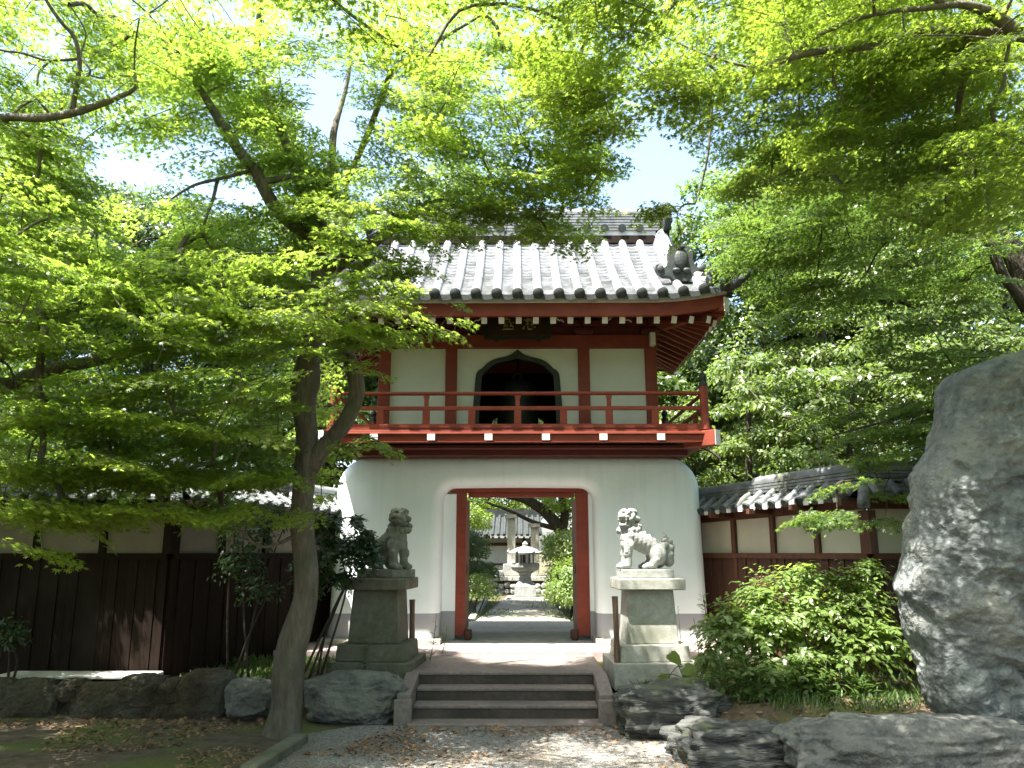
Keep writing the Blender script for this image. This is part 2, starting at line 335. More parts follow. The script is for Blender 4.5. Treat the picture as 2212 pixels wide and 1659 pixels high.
def build_ground():
    xs = np.r_[np.linspace(-400, -30, 12), np.arange(-24, -9, .8), np.arange(-8.4, 8.4, .12), np.arange(9, 24, .8), np.linspace(30, 400, 12)]
    ys = np.r_[np.linspace(-400, -20, 10), np.arange(-14, 5.5, .8), np.arange(6, 14, .12), np.arange(14.2, 46, .6), np.linspace(50, 500, 14)]
    V = [(x, y, ground_h(x, y)) for y in ys for x in xs]; nx = len(xs)
    Fc = [(j * nx + i, j * nx + i + 1, (j + 1) * nx + i + 1, (j + 1) * nx + i) for j in range(len(ys) - 1) for i in range(nx - 1)]
    me = bpy.data.meshes.new("ground"); me.from_pydata(V, [], Fc); me.update()
    me.polygons.foreach_set('use_smooth', [True] * len(me.polygons))
    g = mat("mossy_soil", (0.055, 0.040, 0.026), (0.12, 0.09, 0.06), 6, .95, .6, 30, c3=(.085, .095, .025), s3=.9, lo3=.47, hi3=.6)
    tag(link("ground", me, g), kind='structure')
build_ground()

def gravel():
    m, n, l, b = newmat("gravel"); b.inputs["Roughness"].default_value = .9
    geo = n.new("ShaderNodeNewGeometry")
    v = n.new("ShaderNodeTexVoronoi"); v.inputs["Scale"].default_value = 55; l.new(geo.outputs["Position"], v.inputs["Vector"])
    r = n.new("ShaderNodeValToRGB"); e = r.color_ramp.elements; e[0].color = (.10, .095, .085, 1); e[1].color = (.30, .29, .265, 1)
    sp = n.new("ShaderNodeSeparateColor"); l.new(v.outputs["Color"], sp.inputs[0]); l.new(sp.outputs[0], r.inputs[0])
    t = n.new("ShaderNodeTexNoise"); t.inputs["Scale"].default_value = 1.1; t.inputs["Detail"].default_value = 7; l.new(geo.outputs["Position"], t.inputs["Vector"])
    r2 = n.new("ShaderNodeValToRGB"); r2.color_ramp.elements[0].position = .42; r2.color_ramp.elements[1].position = .66
    r2.color_ramp.elements[0].color = (1, 1, 1, 1); r2.color_ramp.elements[1].color = (.62, .52, .42, 1); l.new(t.outputs["Fac"], r2.inputs[0])
    mx = n.new("ShaderNodeMix"); mx.data_type = 'RGBA'; mx.blend_type = 'MULTIPLY'; mx.inputs[0].default_value = 1
    l.new(r.outputs[0], mx.inputs[6]); l.new(r2.outputs[0], mx.inputs[7]); l.new(mx.outputs[2], b.inputs["Base Color"])
    bp = n.new("ShaderNodeBump"); bp.inputs["Strength"].default_value = 1; bp.inputs["Distance"].default_value = .015; bp.invert = True
    l.new(v.outputs["Distance"], bp.inputs["Height"]); l.new(bp.outputs[0], b.inputs["Normal"])
    return m
M['gravel'] = gravel()
def sheet(name, poly, z, m, step=.12, amp=.012, h=.03):
    """a thin laid surface with an irregular rim"""
    k = len(poly); V = [(x, y, z) for x, y in poly] + [(x, y, z - h) for x, y in poly]
    mb = MB().add(V, [tuple(range(k)), tuple(range(2 * k - 1, k - 1, -1))] + [(i, k + i, k + (i + 1) % k, (i + 1) % k) for i in range(k)])
    return mb.build(name, m)
edge = []
for i in range(60):                                   # front gravel: kerb on the left, rocks on the right
    t = i / 59; edge.append((-2.42 - .05 * t + .0, 9.5 - 14 * t))
edge_r = [(2.2 + .5 * (1 - (y - -4.5) / 14) + .12 * noise.noise(Vector((y * 1.4, 0, 2))), y) for y in np.linspace(-4.5, 9.4, 50)]
top = [(x, 9.95 + .06 * noise.noise(Vector((x * 2, 5, 1)))) for x in np.linspace(1.55, -1.9, 18)]
tag(sheet("gravel_path", edge + [(x, y) for x, y in edge_r] + top, .006, M['gravel'], h=.03), kind='structure')
tag(sheet("moss_verge", [(-2.62, 9.7), (-9, 10.2), (-9, 8.0), (-2.62, 7.7)], -.10, M['mortar']), kind='structure')

# stone apron and garden path inside the gate
def wob(x): return x
inn = mat("garden_path", (.26, .25, .225), (.36, .35, .31), 3, .9, .5, 70, c3=(.22, .19, .12), s3=.8)
tag(MB().box(-2.2, 2.2, 16.205, 18.1, .40, .526).build("paving", M['paving'], bevel=.01), kind='structure')
tag(sheet("garden_path", [(-1.0, 18.1), (1.15, 18.1), (.95, 27.6), (-.45, 27.6)], .495, inn), kind='structure')
te = MB(); te.box(-3.75, 3.75, 12.66, 16.2, .30, .53)
tag(te.build("terrace", M['terrace'], bevel=.012), kind='structure')
tag(MB().box(-1.24, 1.24, 13.46, 15.62, .5305, .536).build("gateway_floor", M['paving']), kind='structure')

# ---------------------------------------------------------------- stone steps
st = thing("stone_steps", "four low reddish stone steps with sloping side blocks leading up to the gate", "steps")
cx = -.17
LX0, LX1 = cx - 1.12, cx + 1.12
for i, (y0, y1, z0, z1) in enumerate([(9.90, 10.27, -.1, .03), (10.24, 10.60, -.05, .18), (10.56, 10.90, 0, .33)]):
    e_ = .03 if i == 0 else 0
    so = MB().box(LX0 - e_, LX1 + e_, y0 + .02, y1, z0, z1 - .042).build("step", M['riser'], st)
    MB().box(LX0 - e_, LX1 + e_, y0, y1, z1 - .04, z1).build("tread_slab", M['step'], so, bevel=.012, seg=3)  # separate pale slab; skylight on the treads put into its colour
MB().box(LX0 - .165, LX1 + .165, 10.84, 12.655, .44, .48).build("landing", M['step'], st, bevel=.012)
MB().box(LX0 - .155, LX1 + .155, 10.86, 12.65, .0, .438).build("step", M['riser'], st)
for sx, x0, x1 in ((-1, LX0 - .175, LX0 - .005), (1, LX1 + .005, LX1 + .175)):
    c = MB(); prof = [(10.06, -.08), (10.06, .335), (10.12, .345), (10.838, .482), (10.838, -.08)]
    V = [(x, y, z) for x in (x0, x1) for y, z in prof]; n = 5
    c.add(V, [(0, 1, 2, 3, 4), (9, 8, 7, 6, 5)] + [(i, 5 + i, 5 + (i + 1) % 5, (i + 1) % 5) for i in range(5)])
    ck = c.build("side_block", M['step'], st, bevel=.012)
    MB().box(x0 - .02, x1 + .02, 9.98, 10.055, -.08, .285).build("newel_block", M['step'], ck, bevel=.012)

# ---------------------------------------------------------------- the gate
GX, WF, WB = -.02, 13.6, 15.65
G = thing("temple_gate", "white plastered gatehouse with vermilion balcony storey and grey tiled roof", "gate")
def gate_body():
    def rr(x, z, r, a0, a1, k=8): return [(x + r * math.cos(R(a0 + (a1 - a0) * i / k)), z + r * math.sin(R(a0 + (a1 - a0) * i / k))) for i in range(k + 1)]
    out = [(-3.15, .53), (-3.14, 1.0), (-3.13, 2.0), (-3.12, 2.9)] + rr(-2.54, 3.05, .58, 180, 90) + [(0, 3.64)] + rr(2.54, 3.05, .58, 90, 0) + [(3.12, 2.9), (3.13, 2.0), (3.14, 1.0), (3.15, .53)]
    inn = [(1.31, .53), (1.31, 1.0), (1.305, 1.8), (1.30, 2.7)] + rr(1.08, 2.88, .22, 0, 90, 6) + [(0, 3.11)] + rr(-1.08, 2.88, .22, 90, 180, 6) + [(-1.30, 2.7), (-1.305, 1.8), (-1.31, 1.0), (-1.31, .53)]
    poly = out + inn; k = len(poly)
    bm = bmesh.new()
    f = [bm.verts.new((x + GX, WF, z)) for x, z in poly]; b = [bm.verts.new((x + GX, WB, z)) for x, z in poly]
    bm.faces.new(f); bm.faces.new(b[::-1])
    for i in range(k): bm.faces.new((f[i], b[i], b[(i + 1) % k], f[(i + 1) % k]))
    bm.normal_update(); bmesh.ops.recalc_face_normals(bm, faces=bm.faces)
    es = [e for e in bm.edges if abs(e.verts[0].co.y - e.verts[1].co.y) < 1e-4 and not (abs(e.verts[0].co.z - .53) < .01 and abs(e.verts[1].co.z - .53) < .01)]
    bmesh.ops.bevel(bm, geom=es, offset=.19, segments=7, affect='EDGES', profile=.5, clamp_overlap=True)
    bmesh.ops.triangulate(bm, faces=[q for q in bm.faces if len(q.verts) > 4])
    for v in bm.verts:                                # walls lean in a little, flare at the foot
        z = v.co.z; s = (z - .53) / 3.1; k2 = .05 * math.exp(-(z - .53) / .25)
        v.co.y += (.10 * s - k2) * (1 if v.co.y < (WF + WB) / 2 else -1)
        if abs(v.co.x - GX) > 2.4: v.co.x += k2 * .6 * (1 if v.co.x > 0 else -1)
    me = bpy.data.meshes.new("body"); bm.to_mesh(me); bm.free()
    me.polygons.foreach_set('use_smooth', [True] * len(me.polygons)); me.set_sharp_from_angle(angle=R(50))
    return link("body", me, M['plaster'], G)
gate_body()
for x0, x1 in ((-3.27, -1.28), (1.25, 3.25)):
    MB().box(x0, x1, 13.44, 15.8, .5305, .615).build("plinth_stone", M['granite'], G, bevel=.012)
# door frame and open leaves
for a, b_ in ((-1.335, -1.102), (1.217, 1.30)): MB().box(a, b_, 14.16, 14.35, .54, 3.0).build("door_jamb", M['plaster'], G)
for a, b_ in ((-1.10, -.93), (1.0, 1.215)): MB().box(a, b_, 14.15, 14.36, .60, 3.03).build("door_post", M['red'], G, bevel=.008)
MB().box(-1.22, 1.20, 14.14, 14.37, 3.031, 3.14).box(-.897, .972, 14.2, 14.34, 2.95, 3.028).build("door_lintel", M['red'], G, bevel=.006)
for sx in (-1, 1):
    x = -.935 if sx < 0 else 1.0
    dl = MB().box(min(x, x + sx * .05) , max(x, x + sx * .05), 14.365, 15.3, .64, 2.93).build("door_leaf", M['red'], G, bevel=.006)
    xx = x - sx * .002
    MB().box(min(xx, xx - sx * .012), max(xx, xx - sx * .012), 14.5, 14.56, 1.62, 1.78).build("door_latch", M['black'], dl)
    MB().box(x - (.12 if sx > 0 else -.0), x + (.0 if sx > 0 else .12), 14.05, 14.35, .535, .70).build("pivot_stone", M['wood_red'], G, bevel=.03, seg=3)

# balcony
BF, BX, BB = 12.80, 3.10, 16.45
bal = MB()
bal.box(-BX + .15, BX - .15, BF + .13, BB - .13, 3.87, 3.94)
bal.build("balcony_deck", M['red'], G)
for (x0, x1, y0, y1) in ((-BX - .05, BX + .05, BF, BF + .12), (-BX - .05, BX + .05, BB - .12, BB)):
    MB().box(x0, x1, y0, y1, 3.71 + .03, 3.865).build("balcony_beam", M['red'], G, bevel=.008)
    MB().box(x0 - .02, x1 + .02, y0 - .03, y1 + .03, 3.868, 3.905).box(x0, x1, y0 + .015, y1 - .015, 3.907, 3.945).box(x0 + .06, x1 - .06, y0 + .03, y1 - .02, 3.947, 4.045).build("balcony_sill", M['red'], G, bevel=.006)
    for a, b_ in ((-2.2, -.9), (-.75, .75), (.95, 2.35)):  # drain slots
        if y0 < 13: MB().box(a, b_, y0 + .021, y0 + .0298, 3.962, 3.985).build("drain_slot", M['red_dark'], G)
for sx in (-1, 1):
    x = sx * (BX - .01)
    MB().box(x - .06, x + .06, BF + .125, BB - .125, 3.74, 3.865).build("balcony_beam", M['red'], G, bevel=.008)
    MB().box(x - .075, x + .075, BF + .155, BB - .155, 3.868, 4.045).build("balcony_sill", M['red'], G, bevel=.008)
    for y, s in ((BF, -1), (BB, 1)):                  # diagonal nose under each corner
        d = Vector((sx, s, 0)).normalized(); c = Vector((sx * (BX - .02), y, 3.80)) + d * -.15
        nb = MB().obox(c, d * .30, Vector((-d.y, d.x, 0)) * .075, (0, 0, .125)).build("corner_nose", M['red'], G, bevel=.008)
        MB().obox(c + d * .304, d * .004, Vector((-d.y, d.x, 0)) * .073, (0, 0, .123)).build("nose_end", M['offwhite'], nb)
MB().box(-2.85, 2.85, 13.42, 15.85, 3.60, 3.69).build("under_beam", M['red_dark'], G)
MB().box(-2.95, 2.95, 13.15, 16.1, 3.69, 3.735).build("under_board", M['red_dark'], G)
for i in range(6):
    x = -2.345 + i * .927
    j = MB().box(x - .055, x + .055, BF - .05, BB + .05, 3.775, 3.866).build("joist", M['red'], G)
    MB().box(x - .062, x + .062, BF - .066, BF - .0505, 3.765, 3.868).build("joist_end", M['offwhite'], j)
    j.data.transform(Matrix.Translation((0, 0, -.002)))
def rail(p, q, r): return MB().tube([p, q], r, 10).build("handrail", M['red'], G, smooth=True)
for y in (BF + .065, BB - .065):
    X = BX - .09
    MB().box(-X, X, y - .022, y + .022, 4.275, 4.34).build("mid_rail", M['red'], G, bevel=.008)
    rail((-X, y, 4.555), (X, y, 4.555), .033)
    for i in range(-3, 4):
        x = GX + i * .75
        hi = (i % 2 == 0)
        pp = MB().box(x - .058, x + .058, y - .03, y + .03, 4.046, 4.274)
        if hi: pp.box(x - .036, x + .036, y - .02, y + .02, 4.341, 4.47).box(x - .046, x + .046, y - .024, y + .024, 4.47, 4.522)
        pp.build("baluster", M['red'], G, bevel=.005)
for sx in (-1, 1):
    x = sx * (BX - .065)
    MB().box(x - .022, x + .022, BF + .13, BB - .13, 4.277, 4.342).build("mid_rail", M['red'], G, bevel=.008)
    rail((x, BF + .13, 4.557), (x, BB - .13, 4.557), .033)
    for i in range(4):
        y = BF + .73 + i * .73
        MB().box(x - .03, x + .03, y - .058, y + .058, 4.046, 4.276).build("baluster", M['red'], G, bevel=.005)
    for y in (BF + .055, BB - .055):
        cp = MB().tube([(x, y, 3.95), (x, y, 4.66)], .068, 20).build("corner_post", M['red'], G, smooth=True)
        MB().lathe([(.072, 4.662), (.072, 4.72), (.05, 4.74), (.048, 4.76), (.064, 4.79), (.066, 4.83), (.05, 4.87), (.02, 4.90), (.004, 4.93)], (x, y, 0), 16).build("finial", M['black'], cp, smooth=True)

# upper storey
PX = [-2.34, -1.165, 1.165, 2.34]; UY, UB = 13.6, 15.6
for y in (UY, UB):
    for x in PX:
        MB().box(x + GX - .10, x + GX + .10, y, y + .2, 3.945, 6.05).build("pillar", M['red'], G, bevel=.012)
for x in (PX[0], PX[3]):
    MB().box(x + GX - .10, x + GX + .10, 14.5, 14.7, 3.945, 6.05).build("pillar", M['red'], G, bevel=.012)
for y, s in ((UY, -1), (UB, 1)):
    yy = y - .02 if s < 0 else y + .02
    MB().box(-2.48, 2.44, yy, yy + .2, 5.52, 5.755).build("tie_beam", M['red'], G, bevel=.008)
    MB().box(-2.43, 2.39, y + .07, y + .13, 5.757, 6.3).build("upper_board", M['red_dark'], G)
    MB().box(-2.46, 2.42, y + .0, y + .18, 6.05, 6.2).build("head_beam", M['red_dark'], G)
    for a, b_ in ((PX[0], PX[1]), (PX[2], PX[3])):
        MB().box(a + GX + .1, b_ + GX - .1, y + .07, y + .13, 3.945, 5.52).build("wall_panel", M['cream'] if s < 0 else M['wood_dark'], G)  # back panels dark: the unlit room is put into their colour
for x in (PX[0], PX[3]):
    MB().box(x + GX - .03, x + GX + .03, UY + .2, UB, 3.945, 5.52).build("wall_panel", M['cream'], G)
    MB().box(x + GX - .11, x + GX + .11, UY + .19, UB - .03, 5.52, 5.755).build("tie_beam", M['red'], G, bevel=.008)
    MB().box(x + GX - .035, x + GX + .035, UY + .2, UB, 5.757, 6.3).build("upper_board", M['red_dark'], G)
KO = [(0, 5.50), (.035, 5.475), (.094, 5.42), (.20, 5.372), (.334, 5.345), (.44, 5.312), (.52, 5.264), (.588, 5.197), (.622, 5.16), (.682, 5.125), (.722, 5.075), (.738, 5.00), (.752, 4.80), (.778, 4.46), (.80, 3.95)]
KI = [(0, 5.335), (.05, 5.318), (.16, 5.30), (.334, 5.26), (.44, 5.215), (.515, 5.155), (.535, 5.12), (.575, 5.095), (.622, 5.045), (.642, 4.80), (.665, 4.46), (.68, 3.95)]
def mirror(c): return [(-x, z) for x, z in c[::-1]] + c[1:]
for y, s in ((UY, 1), (UB, .82)):
    x0, x1 = PX[1] + .1, PX[2] - .1
    ko = [(x * s + GX, 3.95 + (z - 3.95) * (1 if s == 1 else .55)) for x, z in mirror(KO)]
    ki = [(x * s + GX, 3.95 + (z - 3.95) * (1 if s == 1 else .55)) for x, z in mirror(KI)]
    mid = MB(); h = len(ko)
    # wall round the cusped window, as a row of quads from window outline up to the beam / out to the pillars
    def outer(p): 
        x, z = p; return (x, 5.52)
    pts = ko; W = []
    top_line = [(x0 + GX, 3.945), (x0 + GX, 5.52)] + [(x, 5.52) for x, z in pts[1:-1]] + [(x1 + GX, 5.52), (x1 + GX, 3.945)]
    low = [pts[0], (pts[0][0], pts[0][1])] + pts[1:-1] + [pts[-1], pts[-1]]
    for yy in (y + .07, y + .13):
        for i in range(len(top_line) - 1):
            a, b_, c_, d_ = top_line[i], top_line[i + 1], low[i + 1], low[i]
            P = [(a[0], yy, a[1]), (b_[0], yy, b_[1]), (c_[0], yy, c_[1])] + ([(d_[0], yy, d_[1])] if d_ != c_ else [])
            mid.add(P, [tuple(range(len(P)))])
    mid.build("wall_panel", M['cream'] if s == 1 else M['wood_dark'], G)  # rear one dark as well, the room's darkness put into its colour
    fr = MB(); k = len(ko)
    import bisect
    def resample(c, n):
        L = [0]
        for i in range(1, len(c)): L.append(L[-1] + math.dist(c[i], c[i - 1]))
        o = []
        for j in range(n):
            t = L[-1] * j / (n - 1); i = min(max(bisect.bisect_left(L, t), 1), len(c) - 1); u = (t - L[i - 1]) / (L[i] - L[i - 1])
            o.append((c[i - 1][0] + (c[i][0] - c[i - 1][0]) * u, c[i - 1][1] + (c[i][1] - c[i - 1][1]) * u))
        return o
    A = resample(ko, 61); B = resample(ki, 61); ya, yb = (y + .02, y + .17)
    V = [(p[0], ya, p[1]) for p in A] + [(p[0], ya, p[1]) for p in B] + [(p[0], yb, p[1]) for p in A] + [(p[0], yb, p[1]) for p in B]
    n = 61; FF = []
    for i in range(n - 1):
        FF += [(i, i + 1, n + i + 1, n + i), (2 * n + i, 3 * n + i, 3 * n + i + 1, 2 * n + i + 1), (i, 2 * n + i, 2 * n + i + 1, i + 1), (n + i, n + i + 1, 3 * n + i + 1, 3 * n + i)]
    FF += [(0, n, 3 * n, 2 * n), (n - 1, 3 * n - 1, 4 * n - 1, 2 * n - 1)]
    fr.add(V, FF).build("window_frame", M['black'], G)
MB().box(-2.3, 2.26, UY + .14, UB + .06, 5.9, 5.96).build("ceiling_board", M['wood_dark'], G)  # room surfaces in dark boards: the darkness inside is put into the colour
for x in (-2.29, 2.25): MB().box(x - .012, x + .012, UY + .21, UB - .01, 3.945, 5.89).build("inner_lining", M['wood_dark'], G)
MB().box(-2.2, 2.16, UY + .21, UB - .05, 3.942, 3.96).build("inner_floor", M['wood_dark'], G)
# bracket sets on the pillars
for y, s in ((UY, -1), (UB, 1)):
    for x in PX:
        X = x + GX; ya = y - .045 if s < 0 else y + .245
        b = MB().frus(X, y + .1, 5.757, 5.80, .15, .16, .17, .18).frus(X, y + .1, 5.80, 5.86, .17, .18, .17, .18)
        b.box(X - .42, X + .42, ya - .05, ya + .05, 5.90, 6.0)
        for dx in (-.36, 0, .36): b.frus(X + dx, ya, 6.0, 6.08, .07, .07, .09, .09)
        b.box(X - .05, X + .05, ya - .35 if s < 0 else ya, ya if s < 0 else ya + .35, 5.88, 5.99)
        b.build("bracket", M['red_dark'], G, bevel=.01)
for sx in (-1, 1):
    MB().box(sx * 2.36 + GX - .045, sx * 2.36 + GX + .045, UY - .16, UY - .022, 5.53, 5.76).build("beam_nose", M['offwhite'], G, bevel=.006)
for x, d in ((1.55, 1), (1.9, -1), (2.62, 1), (-1.55, -1), (-1.9, 1), (.72, -1), (2.45, 1.4), (-.72, 1)):   # pale carved cloud noses
    p = smooth_path([(x - .07 * d, UY - .20, 5.93), (x - .02 * d, UY - .22, 5.965), (x + .02 * d, UY - .22, 5.96), (x + .08 * d, UY - .24, 6.02)], 4)
    MB().tube(p, [.012] * (len(p) - 1) + [.004], 6).build("carved_scroll", M['offwhite'], G, smooth=True)

# ------------ roof
EF, EB, EX = 12.30, 16.90, 3.50                       # eave lines
RY = (EF + EB) / 2; GIN = 2.92
def rz(d): return 6.07 + .60 * d + .095 * d * d
def lift(x, y):                                       # corners turn up
    ax = max(0, (abs(x - GX) - 2.1) / 1.4); ay = max(0, (abs(y - RY) - 1.0) / 1.3)
    return .17 * (min(ax, 1.15) ** 2) * min(ay, 1.1) ** 2
def roof_z(x, y):
    d = min(y - EF, EB - y); dx = EX - abs(x - GX)
    if abs(x - GX) > GIN - .0: d = min(d, dx)
    return rz(max(0, d)) + lift(x, y)
roof = MB(); N = 24
pitch_ = .335
def half_round(mb, path, r=.075, n=9, cap=None):
    """half-cylinder tile row along a path of (x,y,z); sits on the path"""
    P = [Vector(p) for p in path]; K = len(P); vs = []
    for i, p in enumerate(P):
        t = (P[min(i + 1, K - 1)] - P[max(0, i - 1)]).normalized(); sd = t.cross(Vector((0, 0, 1))).normalized(); up = sd.cross(t)
        rr = r * (1.0 if (i % 2 == 0) else 1.025)
        for k in range(n):
            w = math.pi * (-.12 + 1.24 * k / (n - 1)); vs.append(p + (sd * math.cos(w) + up * math.sin(w)) * rr)
    fs = [(i * n + k, i * n + k + 1, (i + 1) * n + k + 1, (i + 1) * n + k) for i in range(K - 1) for k in range(n - 1)]
    fs += [tuple(range(n)), tuple((K - 1) * n + k for k in range(n))[::-1]]
    mb.add(vs, fs)
caps = []; lips = {1: MB(), -1: MB()}
def cap_disc(p, axis, r=.088):
    a = Vector(axis).normalized(); caps.append(MB().tube([Vector(p) - a * .035, Vector(p) + a * .02, Vector(p) + a * .03], [r, r, r * .86], 18))
def pan(mb, pa, pb, width_axis, w, courses):
    """trough of flat tiles between two rows: stepped, sagging strips"""
    pa, pb = Vector(pa), Vector(pb)
    return
def trough(mb, xa, xb, path, axis):
    """path: list of (s, z) along the slope; axis 'y' for the front/back, 'x' for the sides"""
    for i in range(len(path) - 1):
        (u0, z0, l0), (u1, z1, l1) = path[i], path[i + 1]; vs = []
        for (u, z, dz) in ((u0, z0, .048), (u1, z1, .0)):
            for k in range(5):
                t = k / 4; a = xa + (xb - xa) * t; sag = -.030 * (1 - (2 * t - 1) ** 2)
                q = (a, u) if axis == 'y' else (u, a)
                vs.append((q[0], q[1], z + dz + sag))
        mb.add(vs, [(k, k + 1, 6 + k, 5 + k) for k in range(4)])
        lo = [(v[0], v[1], v[2] - .04) for v in vs[:5]]
        mb.add(vs[:5] + lo, [(k, 5 + k, 6 + k, k + 1) for k in range(4)])
ncol = 21
xs_col = [GX + (i - (ncol - 1) / 2) * pitch_ for i in range(ncol)]
for s, E in ((1, EF), (-1, EB)):
    for i, x in enumerate(xs_col):
        ax = abs(x - GX); dmax = RY - EF - .10 if ax < GIN else (EX - ax) - .05
        def Y(d): return E + s * d
        npt = max(3, int(dmax / .14))
        path = [(x, Y(d), roof_z(x, Y(d)) + .02) for d in np.linspace(0, dmax, npt)]
        if ax < EX - .1:
            half_round(roof, path); cap_disc((x, Y(-.02), path[0][2] + .005), (0, -s, -.25))
        if i < ncol - 1:
            xm = x + pitch_ / 2; am = abs(xm - GX); dm = RY - EF - .08 if am < GIN else max(.12, EX - am)
            nn = max(2, int(dm / .105)); ds = np.linspace(0, dm, nn)
            trough(roof, x + .03, x + pitch_ - .03, [(Y(d), roof_z(xm, Y(d)) - .005, 0) for d in ds], 'y')
            vs = []
            for k in range(9):
                t = k / 8; a = x + .03 + (pitch_ - .06) * t; vs += [(a, Y(-.012), roof_z(xm, Y(0)) + .03 - .030 * (1 - (2 * t - 1) ** 2)), (a, Y(-.012), roof_z(xm, Y(0)) - .055 - .035 * (1 - (2 * t - 1) ** 2))]
            lips[s].add(vs, [(2 * k, 2 * k + 1, 2 * k + 3, 2 * k + 2) for k in range(8)])
for sx in (-1, 1):                                    # hipped skirts at the two ends
    ys_col = [RY + (j - 6) * pitch_ for j in range(13)]
    for j, y in enumerate(ys_col):
        dy = RY - EF - abs(y - RY); dmax = min(EX - GIN + .12, dy - .05)
        X = lambda d: GX + sx * (EX - d)
        if dmax > .12:
            path = [(X(d), y, roof_z(X(d), y) + .02) for d in np.linspace(0, dmax, 7)]
            half_round(roof, path); cap_disc((X(-.02), y, path[0][2] + .005), (sx, 0, -.25))
        if j < 12:
            ym = y + pitch_ / 2; dm = min(EX - GIN + .12, RY - EF - abs(ym - RY))
            ds = np.linspace(0, dm, max(2, int(dm / .105)))
            trough(roof, y + .03, y + pitch_ - .03, [(X(d), roof_z(X(d), ym) - .005, 0) for d in ds], 'x')
RF = roof.build("tile_field", M['tile'], G, smooth=True)
for c in caps: c.build("tile_end", M['tile_cap'], RF, smooth=True)
for c in lips.values(): c.build("eave_tiles", M['tile_cap'], RF, smooth=True)
# gable ends under the verge
for sx in (-1, 1):
    x = GX + sx * (GIN - .12); z0 = rz(EX - GIN) - .05
    pts = [(RY - 1.40, z0), (RY + 1.40, z0), (RY, rz(RY - EF) - .05)]
    MB().add([(x, a, b) for a, b in pts] + [(x - sx * .06, a, b) for a, b in pts], [(0, 1, 2), (5, 4, 3), (0, 3, 4, 1), (1, 4, 5, 2), (2, 5, 3, 0)]).build("gable_wall", M['cream'], G)
    for s in (-1, 1):
        path = [(GX + sx * (GIN + .0), RY + s * (RY - EF - d), rz(d) - .10) for d in np.linspace(.9, RY - EF, 8)]
        g = MB(); 
        for a, b in zip(path[:-1], path[1:]):
            a, b = Vector(a), Vector(b); g.obox((a + b) / 2, (b - a) / 2, (.035, 0, 0), (0, 0, .11))
        g.build("barge_board", M['red'], G)
# main ridge: plaster band, stacked courses, round cap
zr = rz(RY - EF) - .10
rg = MB()
MB().box(GX - 2.62, GX + 2.62, RY - .21, RY + .21, zr - .05, zr + .10).build("ridge_base", M['wood_dark'], G)
MB().box(GX - 2.66, GX + 2.66, RY - .19, RY + .19, zr + .102, zr + .20).build("ridge_plaster", M['lime'], G)
for k in range(7):
    z = zr + .203 + k * .062; w = .215 - .012 * k
    rg.box(GX - 2.74, GX + 2.74, RY - w, RY + w, z, z + .038).box(GX - 2.71, GX + 2.71, RY - w + .035, RY + w - .035, z + .038, z + .062)
half_round(rg, [(GX + x, RY, zr + .63) for x in np.linspace(-2.8, 2.8, 30)], .10)
rdg = rg.build("ridge", M['tile_dark'], G)
rr_ = MB()
for i in range(15):
    x = GX + (i - 7) * .335
    MB().tube([(x, RY - .26, zr + .235), (x, RY - .16, zr + .25)], .075, 14).build("ridge_round_tile", M['tile_cap'], rdg, smooth=True)
for x in (-1.8, -.9, 0, .9, 1.8): MB().frus(GX + x, RY, zr + .72, zr + .80, .06, .05, .03, .03).build("ridge_stud", M['tile_cap'], rdg)
def oni(parent, p, yaw, s=1.0):
    """ogre-tile: horned shield with scrolled feet and a raised boss"""
    half = [(0, .47), (.10, .46), (.13, .42), (.155, .40), (.15, .36), (.18, .33), (.175, .22), (.20, .14), (.25, .10), (.29, .11), (.31, .16), (.35, .15), (.36, .09), (.33, .03), (.26, -.02), (.16, -.03), (.10, -.09), (0, -.10)]
    poly = half + [(-x, z) for x, z in half[::-1][1:-1]]
    mb = MB().prism([(x * s, z * s) for x, z in poly], -.05 * s, .05 * s)
    mb.ell((0, -.06 * s, .22 * s), (.10 * s, .05 * s, .15 * s)).ell((.07 * s, -.06 * s, .06 * s), (.06 * s, .04 * s, .04 * s)).ell((-.07 * s, -.06 * s, .06 * s), (.06 * s, .04 * s, .04 * s)).ell((0, -.08 * s, .40 * s), (.07 * s, .03 * s, .03 * s))
    mb.ell((.29 * s, -.055 * s, .09 * s), (.05 * s, .02 * s, .05 * s)).ell((-.29 * s, -.055 * s, .09 * s), (.05 * s, .02 * s, .05 * s))
    T = Matrix.Translation(Vector(p)) @ Matrix.Rotation(yaw, 4, 'Z')
    mb.v = [tuple(T @ Vector(v)) for v in mb.v]
    return mb.build("ogre_tile", M['tile_cap'], parent, bevel=.008)
